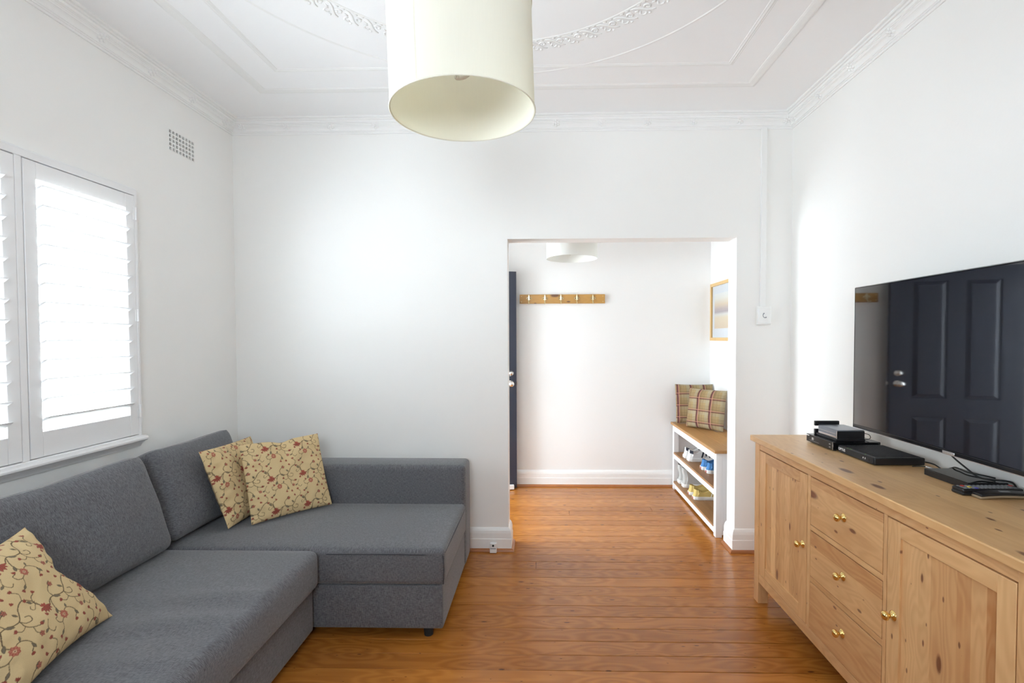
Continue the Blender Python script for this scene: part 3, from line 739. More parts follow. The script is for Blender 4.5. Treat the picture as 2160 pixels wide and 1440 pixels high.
back_cushion(1.535, 2.262, 'wide grey back cushion directly below the shutters', 0.445, s0=2.0)
back_cushion(2.270, 2.900, 'grey back cushion in the room corner behind the floral pillows', 0.445, -0.030, 0.12, s0=5.0)
back_cushion(0.995, 1.53, 'grey back cushion at the near end of the sofa', 0.44, s0=9.0)

# ------------------------------------------------------------------ pillows
def pillow(name, label, cat, mat, corner, e1, e2, w, h, thick, n, lift=0.0, pat=None, group=None, dent=0.03, wr=0.010, s0=0.0, uvs=(1, 1), chop=0.0, notch=0.0):
    """corner: one bottom corner; e1 along the bottom, e2 up the face; front side bulges along e1 x e2"""
    e1 = Vector(e1).normalized(); e2 = Vector(e2); e2 = (e2 - e1 * e2.dot(e1)).normalized(); nz = e1.cross(e2)
    m4 = Matrix((e1, e2, nz)).transposed().to_4x4(); m4.translation = Vector(corner) + e1 * w / 2 + e2 * 0.0 + nz * lift
    from mathutils import noise as mn
    t = thing(name, label, cat, mat4=m4, group=group)
    mb = MB(); cols = []; uv = []
    def pt(u, v, side):
        au, av = 1 - dent * (1 - v * v) * u * u, 1 - dent * (1 - u * u) * v * v
        x, y_ = u * w / 2 * au, v * h / 2 * av
        x -= notch * max(0, u) ** 2 * math.exp(-((v - 0.1) / 0.38) ** 2)
        k = max(0.0, (1 - u ** 4) * (1 - v ** 4)) ** 0.55
        k *= 1 - 0.25 * (u * u + v * v) / 2
        z = thick / 2 * k * side
        e = min(1.0, 4 * (1 - max(abs(u), abs(v))))
        q = Vector((x * 9 + s0, y_ * 9, side * 3.0))
        z += (mn.noise(q) * wr + mn.noise(q * 2.3) * wr * 0.45) * e * (1 if side > 0 else 0.5)
        # puckers running in from the edges
        for (p_, ax) in ((u, v), (v, u)):
            ed = max(0.0, abs(p_) - 0.6) / 0.4
            z += 0.0022 * ed * (1 - ed) * 4 * math.sin(ax * 23 + s0) * side
        if chop and side > 0: z -= chop * math.exp(-(u / 0.16) ** 2) * max(0.0, 0.35 + 0.65 * v) * e
        if chop: y_ -= chop * 0.9 * math.exp(-(u / 0.22) ** 2) * max(0, v) ** 3
        return Vector((x, y_ + h / 2, z))
    P = [pt(-1 + 2 * i / (n - 1), -1 + 2 * j / (n - 1), 1) for i in range(n) for j in range(n)]
    mb.grid(P, n, n); nb = 36
    Q = [pt(-1 + 2 * i / (nb - 1), -1 + 2 * j / (nb - 1), -1) for i in range(nb) for j in range(nb)]
    mb.grid(Q, nb, nb, flip=True)
    o = build(mb, 'cover', mat, t, smooth=True, world=False, fix=False)
    me = o.data
    if pat is not None:
        ca = me.color_attributes.new('pattern', 'FLOAT_COLOR', 'POINT')
        co = np.empty(len(me.vertices) * 3, np.float32); me.vertices.foreach_get('co', co); co = co.reshape(-1, 3)
        T = pat.shape[0]; per = 0.172
        a, b = co[:, 0] + s0 * 0.031, co[:, 1] + s0 * 0.017
        iu = (a / per % 1.0 * T).astype(int) % T; iv = (b / per % 1.0 * T).astype(int) % T
        c4 = np.ones((len(co), 4), np.float32); c4[:, :3] = pat[iu, iv]
        ca.data.foreach_set('color', c4.ravel())
    else:
        ul = me.uv_layers.new(name='UVMap')
        for lp in me.loops:
            c = me.vertices[lp.vertex_index].co; ul.data[lp.index].uv = (c.x / w + 0.5 + s0 * 0.1, c.y / h)
    # piped edge
    E = []
    for k in range(80):
        s_ = k / 20; sd = int(s_); f = -1 + 2 * (s_ - sd)
        u, v = ((f, -1), (1, f), (-f, 1), (-1, -f))[sd]; E.append(pt(u, v, 1))
    return t

def floral_tile(T=192):
    """one repeat of a scrolling vine print, as linear colours; it tiles in both directions"""
    base = np.array((0.665, 0.505, 0.275)); img = np.tile(base, (T, T, 1))
    gx, gy = np.meshgrid((np.arange(T) + 0.5) / T, (np.arange(T) + 0.5) / T, indexing='ij')
    def dist(px, py):
        dx = gx - px; dx -= np.round(dx); dy = gy - py; dy -= np.round(dy); return dx, dy
    def paint(mask, col):
        mask = np.clip(mask, 0, 1)[..., None]; img[:] = img * (1 - mask) + np.array(col) * mask
    def stroke(pts, w, col):
        pts = np.array(pts, float); n = len(pts); P = []
        for i in range(n - 1):           # Catmull-Rom
            p0, p1, p2, p3 = pts[max(i - 1, 0)], pts[i], pts[i + 1], pts[min(i + 2, n - 1)]
            for t in np.linspace(0, 1, 10, endpoint=False):
                P.append(0.5 * ((2 * p1) + (-p0 + p2) * t + (2 * p0 - 5 * p1 + 4 * p2 - p3) * t * t + (-p0 + 3 * p1 - 3 * p2 + p3) * t ** 3))
        P.append(pts[-1]); best = np.full((T, T), 9.0)
        for q in P:
            dx, dy = dist(*q); best = np.minimum(best, np.hypot(dx, dy))
        paint((w - best) / 0.006 + 0.5, col)
    def leaf(x, y, ang, L, W, col, rim=None):
        dx, dy = dist(x, y); a = dx * math.cos(ang) + dy * math.sin(ang); b = -dx * math.sin(ang) + dy * math.cos(ang)
        t = a / L; prof = W * np.sin(np.clip(t, 0, 1) * PI) ** 0.8
        m = np.where((t > 0) & (t < 1), (prof - abs(b)) / 0.006 + 0.5, 0); paint(m, rim or col)
        m = np.where((t > 0.08) & (t < 0.92), (prof * 0.6 - abs(b)) / 0.006 + 0.5, 0); paint(m, col)
    stem = (0.125, 0.085, 0.045); gl = (0.160, 0.135, 0.095); red = (0.34, 0.055, 0.040); pink = (0.46, 0.15, 0.100); dk = (0.16, 0.03, 0.03)
    K = 1.25
    def S(pts, w): stroke(pts, w * K, stem)
    S([(0.14, 0.62), (0.24, 0.60), (0.32, 0.67), (0.42, 0.70), (0.54, 0.66), (0.64, 0.66), (0.72, 0.74), (0.80, 0.86), (0.92, 0.92), (1.06, 0.84), (1.12, 0.68)], 0.0080)
    S([(0.36, 0.69), (0.30, 0.58), (0.29, 0.45), (0.36, 0.36)], 0.0075)
    S([(0.36, 0.36), (0.46, 0.40), (0.56, 0.34), (0.60, 0.24), (0.54, 0.16)], 0.0065)
    S([(0.64, 0.66), (0.70, 0.58), (0.80, 0.57), (0.82, 0.65), (0.76, 0.67)], 0.0065)
    S([(0.64, 0.66), (0.66, 0.54), (0.74, 0.46), (0.84, 0.42)], 0.0065)
    S([(0.74, 0.46), (0.73, 0.36), (0.79, 0.30)], 0.0055)
    S([(0.66, 0.54), (0.58, 0.50), (0.52, 0.54)], 0.0055)
    S([(0.44, 0.70), (0.42, 0.80), (0.48, 0.88), (0.56, 0.90)], 0.0065)
    S([(0.14, 0.66), (0.08, 0.76), (0.10, 0.88), (0.17, 0.92)], 0.0065)
    S([(0.10, 0.80), (0.02, 0.80), (-0.03, 0.86)], 0.0055)
    S([(0.32, 0.30), (0.22, 0.24), (0.14, 0.26), (0.12, 0.34), (0.18, 0.36)], 0.0065)
    S([(0.22, 0.24), (0.18, 0.12), (0.10, 0.06)], 0.0055)
    S([(0.92, 0.92), (0.96, 1.04), (0.90, 1.12)], 0.006)
    S([(0.98, 0.42), (0.92, 0.30), (0.98, 0.20), (1.04, 0.24)], 0.0055)
    S([(0.08, 0.76), (-0.02, 0.68), (-0.06, 0.72), (-0.03, 0.76)], 0.0055)
    for x, y, a, L, W in ((0.42, 0.71, -0.6, 0.15, 0.030), (0.30, 0.50, -2.0, 0.12, 0.028), (0.58, 0.27, -1.2, 0.11, 0.026), (0.84, 0.42, 0.3, 0.09, 0.022), (0.05, 0.80, 2.4, 0.10, 0.024), (0.18, 0.12, -2.4, 0.10, 0.024), (0.50, 0.89, 0.8, 0.11, 0.026), (0.92, 0.30, -2.6, 0.09, 0.022), (0.70, 0.74, 2.2, 0.10, 0.024), (0.47, 0.40, 1.2, 0.08, 0.020)):
        leaf(x, y, a, L, W, gl, stem)
    for a in np.linspace(-1.3, 1.3, 6): leaf(0.14, 0.63, a - 1.5, 0.135, 0.024, red, dk)       # fan flower
    for a in (-0.5, 0.2, 0.9): leaf(0.14, 0.63, a + 1.3, 0.08, 0.020, red)
    for k in range(8): leaf(0.345 + 0.022 * math.cos(k * PI / 4), 0.325 + 0.022 * math.sin(k * PI / 4), k * PI / 4, 0.060, 0.025, pink, red)
    dx, dy = dist(0.345, 0.325); paint((0.024 - np.hypot(dx, dy)) / 0.006 + 0.5, (0.62, 0.40, 0.25)); paint((0.010 - np.hypot(dx, dy)) / 0.006 + 0.5, dk)
    for x, y in ((0.56, 0.91), (0.79, 0.29)):
        for k in range(5): leaf(x, y, k * 2 * PI / 5 + 0.3, 0.052, 0.018, pink, dk)
    for x, y, a in ((0.54, 0.15, -1.6), (0.84, 0.42, 0.4), (0.90, 1.12, 1.9), (0.10, 0.06, -2.4), (-0.03, 0.87, 2.0), (0.17, 0.93, 0.9), (0.18, 0.37, 1.2), (0.68, 0.10, 0.4), (0.74, 0.95, 0.7), (0.52, 0.54, 2.4), (0.02, 0.48, 1.0)):
        for q in (-0.5, 0.0, 0.5): leaf(x, y, a + q, 0.060, 0.016, red, dk)
    return img
TILE = floral_tile()
G = 'tan floral pillows on the sofa'
Zs = 0.447
# back cushion faces lean by about 19 degrees towards the left wall
pillow('floral_pillow', 'tan floral pillow leaning on the corner back cushion, half behind another', 'pillow', 'floral', (-1.605, 2.475, Zs + 0.006), (0.06, 1, 0), (-0.36, 0.03, 0.93), 0.41, 0.42, 0.085, 190, 0.0, TILE, G, s0=1.0)
pillow('floral_pillow', 'tan floral pillow propped in front of the other one on the chaise', 'pillow', 'floral', (-1.520, 2.535, Zs + 0.004), (0.275, 0.325, 0.0), (-0.46, 0.03, 0.86), 0.435, 0.43, 0.085, 210, 0.0, TILE, G, s0=4.0, chop=0.018)
pillow('floral_pillow', 'tan floral pillow slumped on the long seat at the left edge', 'pillow', 'floral', (-1.395, 1.24, Zs + 0.010), (-0.237, 0.97, 0), (-0.22, -0.12, 0.325), 0.45, 0.415, 0.13, 300, 0.0, TILE, G, s0=7.0, dent=0.10, notch=0.055)

# ------------------------------------------------------------------ pendant lamps
def pendant(name, label, x, y, zb, R_, H, mat, tilt=0.0, cord_mat='white_plastic', bulb=True):
    m4 = Matrix.Translation((x, y, zb))
    t = thing(name, label, 'lamp', mat4=m4)
    T = Matrix.Rotation(-tilt, 4, 'Y')
    L = lambda mb: (setattr(mb, 'v', [tuple(T @ Vector(v)) for v in mb.v]), mb)[1]
    sh = build(L(MB().lathe([(R_, 0.0), (R_, H), (R_ - 0.002, H), (R_ - 0.002, 0.0)], None, 96, close=True)), 'lampshade', mat, t, smooth=False, world=False)
    smooth_by(sh, 40)
    for zz in (0.0, H): build(L(MB().lathe([(R_ + 0.0012 + 0.0022 * math.cos(a), zz + 0.0022 * math.sin(a)) for a in [i * PI / 3 for i in range(6)]], None, 96, close=True)), 'rim', mat, sh, world=False, smooth=True)
    a0 = math.radians(-118)
    mb = MB()
    for k in range(2):
        a = a0 + k * 0.035; mb.v += [((R_ + 0.0008) * math.cos(a), (R_ + 0.0008) * math.sin(a), 0.004), ((R_ + 0.0008) * math.cos(a), (R_ + 0.0008) * math.sin(a), H - 0.004)]
    mb.f.append([0, 2, 3, 1]); mb.mi.append(0)
    build(L(mb), 'seam_strip', mat, sh, world=False)
    sp = MB()
    for k in range(3):
        a = k * 2 * PI / 3; sp.tube([(0.02 * math.cos(a), 0.02 * math.sin(a), H - 0.055), (R_ * math.cos(a), R_ * math.sin(a), H - 0.003)], 0.002, 6)
    sp.lathe([(0.018, H - 0.06), (0.024, H - 0.06), (0.024, H - 0.052), (0.018, H - 0.052)], None, 20, close=True)
    build(L(sp), 'spider', 'white_plastic', t, world=False)
    build(L(MB().lathe([(0, H - 0.11), (0.017, H - 0.11), (0.019, H - 0.04), (0.008, H - 0.02), (0, H - 0.02)], None, 16)), 'lamp_holder', 'white_plastic', t, world=False, smooth=False)
    b = MB()
    pts = []
    for k in range(49):
        f = k / 48; a = f * 2 * PI * 2.6; r = 0.024 * (1 - 0.35 * abs(2 * f - 1) ** 4)
        pts.append((r * math.cos(a), r * math.sin(a), H - 0.115 - 0.112 * (f)))
    b.tube(pts, 0.0065, 8)
    build(L(b), 'bulb', 'bulb', t, world=False, smooth=True)
    top = T @ Vector((0, 0, H - 0.03))
    build(MB().tube([top, (top.x * 0.6, 0, H + 0.12), (top.x * 0.3, 0, ZC - zb - 0.02)], 0.0035, 8), 'cord', cord_mat, t, world=False)
    build(MB().lathe([(0, -0.035), (0.03, -0.03), (0.045, -0.008), (0.048, 0)], Matrix.Translation((top.x * 0.3, 0, ZC - zb)), 24), 'ceiling_rose', 'white_plastic', t, world=False, smooth=True)
    return t
pendant('pendant_lamp', 'large cream drum pendant lamp hanging in the living room', -0.2436, 1.5507, 2.1165, 0.22, 0.33, 'shade', tilt=0.03)
pendant('pendant_lamp', 'white drum pendant lamp hanging in the hall', 0.2417, 4.18, 2.082, 0.21, 0.26, 'shade_hall')

# ------------------------------------------------------------------ sideboard
sb = thing('sideboard', 'knotty pine sideboard with two doors and three drawers below the television', 'sideboard', (1.38, 1.93, 0))
F = 1.146; Y0, Y1 = 1.155, 2.704; XB = 1.612
build(MB().box(1.126, XB + 0.0012, 1.135, 2.724, 0.862, 0.892), 'top', 'pine_top', sb, bevel=0.004)
for a, b in ((Y0, 1.2135), (2.650, Y1)):
    for c_, d_ in ((F, F + 0.052), (XB - 0.052, XB)):
        build(MB().box(c_, d_, a, b, 0.0, 0.862), 'post', 'pine_post', sb, bevel=0.002)
build(MB().box(F + 0.002, F + 0.026, 1.2135, 2.650, 0.826, 0.862), 'top_rail', 'pine_rail', sb, bevel=0.0015)
build(MB().box(F + 0.002, F + 0.026, 1.2135, 2.650, 0.115, 0.162), 'bottom_rail', 'pine_rail', sb, bevel=0.0015)
for a, b in ((2.1485, 2.171), (1.6725, 1.689)):
    build(MB().box(F + 0.002, F + 0.30, a, b, 0.162, 0.826), 'divider', 'pine_post', sb, bevel=0.001)
for a, b in ((0.594, 0.615), (0.371, 0.393)):
    build(MB().box(F + 0.003, F + 0.05, 1.689, 2.1485, a, b), 'drawer_rail', 'pine_rail', sb, bevel=0.001)
build(MB().box(F + 0.07, XB - 0.01, 1.2135, 2.650, 0.13, 0.15), 'bottom_panel', 'pine_h', sb)
for a, b in ((1.165, 1.185), (2.675, 2.695)): build(MB().box(F + 0.052, XB - 0.052, a, b, 0.12, 0.862), 'side_panel', 'pine_post', sb)
build(MB().box(XB - 0.012, XB - 0.004, 1.2135, 2.650, 0.13, 0.862), 'back_panel', 'pine_h', sb)
def knob(y, z, parent):
    m = Matrix.Translation((F + 0.002, y, z)) @ Matrix.Rotation(-PI / 2, 4, 'Y')
    tag(build(MB().lathe([(0.0165, 0.0), (0.0165, 0.0025), (0.011, 0.005), (0.0065, 0.009), (0.0065, 0.015), (0.010, 0.018), (0.0145, 0.023), (0.0150, 0.028), (0.0125, 0.033), (0.006, 0.036), (0, 0.0365)], m, 24), 'knob', 'brass', parent, smooth=True), 'round polished brass knob')
for (a, b, ky) in ((2.1755, 2.6465, 2.207), (1.2175, 1.6685, 1.637)):
    d = build(MB().box(F + 0.009, F + 0.018, a + 0.05, b - 0.05, 0.19, 0.80), 'door', 'pine_v', sb)
    for q0, q1 in ((a, a + 0.064 if a > 2 else a + 0.052), (b - 0.068 if a > 2 else b - 0.058, b)):
        build(MB().box(F + 0.001, F + 0.022, q0, q1, 0.1655, 0.8218), 'stile', 'pine_post', d, bevel=0.0015)
    q0, q1 = a + (0.064 if a > 2 else 0.052), b - (0.068 if a > 2 else 0.058)
    for z0, z1 in ((0.1655, 0.222), (0.772, 0.8218)):
        build(MB().box(F + 0.0015, F + 0.022, q0 + 0.0003, q1 - 0.0003, z0, z1), 'rail', 'pine_rail', d, bevel=0.0015)
    knob(ky, 0.506, d)
for z0, z1, kz in ((0.6182, 0.8222, 0.7305), (0.3962, 0.5905, 0.503), (0.1652, 0.3675, 0.281)):
    d = build(MB().box(F + 0.0015, F + 0.022, 1.6925, 2.1450, z0, z1), 'drawer', 'pine_h', sb, bevel=0.0015)
    knob(1.912, kz, d)

# ------------------------------------------------------------------ television
tv = thing('television', 'large black flat-screen television above the pine sideboard', 'television', mat4=Matrix.Translation((1.44, 1.79, 1.003)) @ Matrix.Rotation(-0.018, 4, 'Z'))
W2, HT = 0.564, 0.645
build(MB().box(0.0085, 0.030, -W2, W2, 0.0, HT), 'housing', 'matte_black', tv, world=False, bevel=0.003)
build(MB().box(0.030, 0.062, -W2 + 0.12, W2 - 0.12, 0.05, HT - 0.12), 'rear_cover', 'matte_black', tv, world=False, bevel=0.01)
sc_ = MB(); P = []          # the panel is very slightly bowed
for i in range(49):
    yv = -W2 + 0.003 + (2 * W2 - 0.006) * i / 48
    for zv in (0.0135, HT - 0.003): P.append((0.0005 + 0.0062 * (1 - (yv / W2) ** 2), yv, zv))
build(sc_.grid(P, 49, 2, flip=True), 'screen', 'screen', tv, world=False, smooth=True, fix=False)
build(MB().box(0.0, 0.009, -W2, -W2 + 0.003, 0.0, HT), 'side_bezel', 'gloss_black', tv, world=False)
build(MB().box(0.0, 0.009, W2 - 0.003, W2, 0.0, HT), 'side_bezel', 'gloss_black', tv, world=False)
build(MB().box(0.0, 0.009, -W2, W2, HT - 0.003, HT), 'upper_bezel', 'gloss_black', tv, world=False)
build(MB().box(-0.001, 0.0086, -W2, W2, 0.0, 0.0135), 'lower_bezel', 'gloss_black', tv, world=False, bevel=0.001)
build(MB().box(0.002, 0.028, -W2, W2, HT, HT + 0.003), 'top_trim', 'silver', tv, world=False)
build(MB().box(-0.001, 0.006, -W2, W2, -0.0025, 0.0), 'bottom_trim', 'silver', tv, world=False)
tag(build(MB().box(-0.003, 0.001, -0.027, 0.027, 0.001, 0.010), 'badge', 'silver', tv, world=False, bevel=0.0008), 'small silver badge')
build(MB().box(0.062, 0.176, -0.20, 0.20, 0.15, 0.45), 'wall_bracket', 'matte_black', tv, world=False)

# ------------------------------------------------------------------ boxes, remotes and cables on the sideboard
T0 = 0.892
def text_mesh(txt, name, size, mat, mat4, parent, ext=0.0004, bold=False):
    cu = bpy.data.curves.new('tmp', 'FONT'); cu.body = txt; cu.size = size; cu.extrude = ext; cu.align_x = 'CENTER'; cu.align_y = 'CENTER'; cu.resolution_u = 3
    if bold: cu.offset = size * 0.02
    ob = bpy.data.objects.new('tmp', cu); C.objects.link(ob)
    me = bpy.data.meshes.new_from_object(ob.evaluated_get(bpy.context.evaluated_depsgraph_get())); bpy.data.objects.remove(ob); bpy.data.curves.remove(cu)
    me.transform(RM[parent.name].inverted() @ mat4); me.materials.clear(); me.materials.append(M[mat]); me.name = name
    o = bpy.data.objects.new(name, me); link(o, parent); RM[o.name] = RM[parent.name]
    return o
face = lambda x, y, z: Matrix.Translation((x, y, z)) @ Matrix(((0, 0, -1), (-1, 0, 0), (0, 1, 0))).to_4x4()   # text on a face turned to -X, reading from far to near

pl = thing('disc_player', 'slim black disc player on the far end of the sideboard', 'disc player', (1.45, 2.425, T0))
build(MB().box(1.340, 1.560, 2.325, 2.545, T0 + 0.006, T0 + 0.042), 'case', 'gloss_black', pl, bevel=0.002)
build(MB().box(1.3365, 1.3405, 2.325, 2.545, T0 + 0.006, T0 + 0.042), 'front_panel', 'black_plastic', pl, bevel=0.001)
build(MB().box(1.338, 1.342, 2.3215, 2.3255, T0 + 0.006, T0 + 0.042), 'corner_strip', 'silver', pl)
build(MB().box(1.3358, 1.3366, 2.430, 2.515, T0 + 0.014, T0 + 0.0155), 'disc_slot', 'grey_print', pl)
build(MB().box(1.3358, 1.3366, 2.520, 2.543, T0 + 0.034, T0 + 0.039), 'maker_plate', 'print_white', pl)
text_mesh('3D', 'lettering', 0.016, 'print_white', face(1.3362, 2.487, T0 + 0.025), pl, bold=True)
for k in range(2): build(MB().box(1.3358, 1.3366, 2.335, 2.346, T0 + 0.014 + k * 0.014, T0 + 0.019 + k * 0.014), 'button', 'grey_print', pl)
for x, y in ((1.36, 2.345), (1.36, 2.525), (1.54, 2.345), (1.54, 2.525)): build(MB().lathe([(0, 0), (0.009, 0), (0.009, 0.007), (0, 0.007)], Matrix.Translation((x, y, T0)), 12), 'foot', 'rubber', pl)

T1 = T0 + 0.042
bx_ = thing('set_top_box', 'small grey metal box stacked on the disc player', 'media box', (1.44, 2.43, T1))
build(MB().box(1.372, 1.498, 2.345, 2.505, T1 + 0.010, T1 + 0.052), 'case', 'grey_metal', bx_, bevel=0.003)
build(MB().box(1.372, 1.498, 2.3435, 2.3455, T1 + 0.010, T1 + 0.047), 'end_cap', 'black_plastic', bx_)
build(MB().box(1.366, 1.500, 2.340, 2.510, T1, T1 + 0.012), 'plinth', 'black_plastic', bx_, bevel=0.002)
build(MB().box(1.3705, 1.3725, 2.350, 2.500, T1 + 0.014, T1 + 0.022), 'front_groove', 'silver', bx_)
build(MB().box(1.3705, 1.3725, 2.350, 2.500, T1 + 0.032, T1 + 0.034), 'front_groove', 'silver', bx_)
build(MB().box(1.3710, 1.3740, 2.3435, 2.3475, T1 + 0.010, T1 + 0.050), 'edge_strip', 'silver', bx_)
up = thing('upright_stand', 'thin black upright slab behind the grey box', 'stand', (1.43, 2.52, T1))
build(MB().box(1.362, 1.482, 2.514, 2.526, T1 + 0.044, T1 + 0.068), 'upper_bar', 'black_plastic', up, bevel=0.002)
build(MB().box(1.362, 1.482, 2.514, 2.526, T1, T1 + 0.028), 'lower_bar', 'black_plastic', up, bevel=0.002)
build(MB().box(1.440, 1.480, 2.5145, 2.5255, T1 + 0.02, T1 + 0.05), 'web', 'black_plastic', up)

md = thing('modem', 'flat black modem with a textured lid lying beside the disc player', 'modem', (1.46, 2.185, T0))
build(MB().box(1.358, 1.562, 2.058, 2.312, T0 + 0.003, T0 + 0.033), 'case', 'black_plastic', md, bevel=0.004)
mb = MB()
for i in range(17):
    for j in range(21):
        x = 1.376 + i * 0.0107; y = 2.074 + j * 0.0111
        mb.box(x - 0.0036, x + 0.0036, y - 0.0036, y + 0.0036, T0 + 0.0325, T0 + 0.0342)
tag(build(mb, 'lid_texture', 'matte_black', md, fix=False), 'grid of small studs on the lid', kind='stuff')
build(MB().box(1.3555, 1.3585, 2.066, 2.304, T0 + 0.005, T0 + 0.031), 'front_panel', 'matte_black', md, bevel=0.001)
text_mesh('OPTUS', 'lettering', 0.0165, 'print_white', face(1.3552, 2.279, T0 + 0.019), md, bold=True)
for y in (2.115, 2.128): build(MB().box(1.3550, 1.3558, y - 0.002, y + 0.002, T0 + 0.015, T0 + 0.022), 'indicator', 'print_white', md)
build(MB().box(1.3548, 1.3558, 2.086, 2.094, T0 + 0.012, T0 + 0.022), 'port', 'dark', md)
M['led'] = plain('green_led', (0.35, 0.75, 0.15), 0.3)
for y in (2.245, 2.228, 2.218, 2.125): build(MB().box(1.3615, 1.3635, y - 0.0018, y + 0.0018, T0 + 0.0325, T0 + 0.0338), 'status_light', 'led', md)

sx_ = thing('slim_box', 'slim glossy black box lying under the television', 'media box', (1.535, 1.835, T0))
build(MB().box(1.462, 1.600, 1.735, 1.932, T0 + 0.001, T0 + 0.024), 'case', 'black_plastic', sx_, bevel=0.0015)
build(MB().box(1.4635, 1.5985, 1.7365, 1.9305, T0 + 0.0238, T0 + 0.0255), 'glossy_lid', 'gloss_black', sx_)

def remote(name, label, m4, L, wd, hh, curve, mats, rows):
    t = thing(name, label, 'remote', mat4=m4, group='remote controls on the sideboard')
    def fn(p, u): return Vector((0, 0, curve * (1 - (p.x / (L / 2)) ** 2)))
    b = build(rbox(MB(), -L / 2, L / 2, -wd / 2, wd / 2, 0.0, hh * 0.55, hh * 0.26, 18, (0, 0, 0), fn), 'underside', mats[0], t, world=False, smooth=True, merge=True)
    build(rbox(MB(), -L / 2 + 0.002, L / 2 - 0.002, -wd / 2 + 0.001, wd / 2 - 0.001, hh * 0.45, hh, hh * 0.22, 18, (0, 0, 0), fn), 'top_shell', mats[1], t, world=False, smooth=True, merge=True)
    mb = MB()
    for i in range(rows):
        for j in (-1, 0, 1):
            x = -L / 2 + 0.016 + i * (L - 0.04) / max(1, rows - 1); z = hh + curve * (1 - (x / (L / 2)) ** 2)
            mb.box(x - 0.0032, x + 0.0032, j * wd * 0.27 - 0.0042, j * wd * 0.27 + 0.0042, z - 0.001, z + 0.0016)
    if rows: tag(build(mb, 'keys', 'grey_print', t, world=False, fix=False), 'rows of small keys', kind='stuff')
    return t
M['key_red'] = plain('key_red', (0.6, 0.05, 0.04), 0.4); M['key_yellow'] = plain('key_yellow', (0.8, 0.6, 0.08), 0.4); M['key_blue'] = plain('key_blue', (0.12, 0.12, 0.55), 0.4)
M['bronze'] = plain('bronze_plastic', (0.30, 0.23, 0.15), 0.4)
r1 = remote('remote_control', 'long black remote control with rows of small keys', Matrix.Translation((1.495, 1.698, T0 + 0.0006)) @ Matrix.Rotation(0.02, 4, 'Z'), 0.205, 0.050, 0.022, 0.0, ('black_plastic', 'black_plastic'), 13)
for x, mt, y in ((-0.074, 'key_red', 0.012), (-0.062, 'key_yellow', -0.002), (-0.050, 'key_blue', -0.014), (0.088, 'key_red', 0.012)):
    build(MB().box(x - 0.004, x + 0.004, y - 0.005, y + 0.005, 0.0215, 0.0245), 'coloured_key', mt, r1, world=False)
r2 = remote('remote_control', 'curved black and bronze remote control nearest the sideboard front', Matrix.Translation((1.512, 1.648, T0 + 0.0006)) @ Matrix.Rotation(-0.03, 4, 'Z'), 0.19, 0.040, 0.016, 0.006, ('bronze', 'black_plastic'), 0)
build(MB().box(-0.02, 0.01, -0.006, 0.006, 0.0215, 0.0228), 'touch_strip', 'grey_print', r2, world=False)

def cable(name, label, pts, r=0.0022, mat='cable', ends=None):
    P = [Vector(p) for p in pts]; Q = []
    for i in range(len(P) - 1):
        p0, p1, p2, p3 = P[max(i - 1, 0)], P[i], P[i + 1], P[min(i + 2, len(P) - 1)]
        for k in range(8):
            t = k / 8; Q.append(0.5 * ((2 * p1) + (p2 - p0) * t + (2 * p0 - 5 * p1 + 4 * p2 - p3) * t * t + (3 * p1 - 3 * p2 + p3 - p0) * t ** 3))
    Q.append(P[-1])
    t = thing(name, label, 'cable', (P[0].x, P[0].y, min(p.z for p in P)))
    build(MB().tube(Q, r, 8), 'lead', mat, t, smooth=True)
    if ends: build(MB().tube(ends, r * 2.2, 8), 'plug', 'silver', t)
    return t
zc = T0 + 0.003
cable('video_cable', 'black cable dropping from the television to the slim box', [(1.50, 1.87, 1.02), (1.505, 1.86, 0.985), (1.520, 1.815, 0.950), (1.535, 1.78, 0.926), (1.560, 1.760, 0.9225), (1.592, 1.738, 0.9235), (1.611, 1.73, 0.918), (1.6185, 1.725, 0.895), (1.6185, 1.72, 0.84), (1.6185, 1.71, 0.80)], 0.003)
cable('network_cable', 'black cable looping from behind the modem over the slim box', [(1.566, 2.08, T0 + 0.014), (1.585, 2.045, T0 + 0.012), (1.58, 1.99, T0 + 0.004), (1.575, 1.950, T0 + 0.020), (1.572, 1.925, T0 + 0.030), (1.57, 1.90, T0 + 0.031), (1.56, 1.85, T0 + 0.031), (1.582, 1.80, T0 + 0.031), (1.590, 1.775, T0 + 0.031)], 0.0025)
cable('power_cable', 'short dark lead with a silver plug lying by the modem', [(1.500, 2.045, zc), (1.515, 2.02, T0 + 0.010), (1.53, 2.005, T0 + 0.010), (1.542, 1.985, T0 + 0.005), (1.550, 1.955, zc)], 0.002, ends=[(1.527, 2.009, T0 + 0.0105), (1.540, 1.991, T0 + 0.007)])
cable('aerial_cable', 'thin black lead curling behind the grey box', [(1.500, 2.36, T1 + 0.035), (1.525, 2.355, T1 + 0.030), (1.535, 2.36, T1 + 0.012), (1.52, 2.37, T1 + 0.004), (1.505, 2.40, T1 + 0.003)], 0.0015)

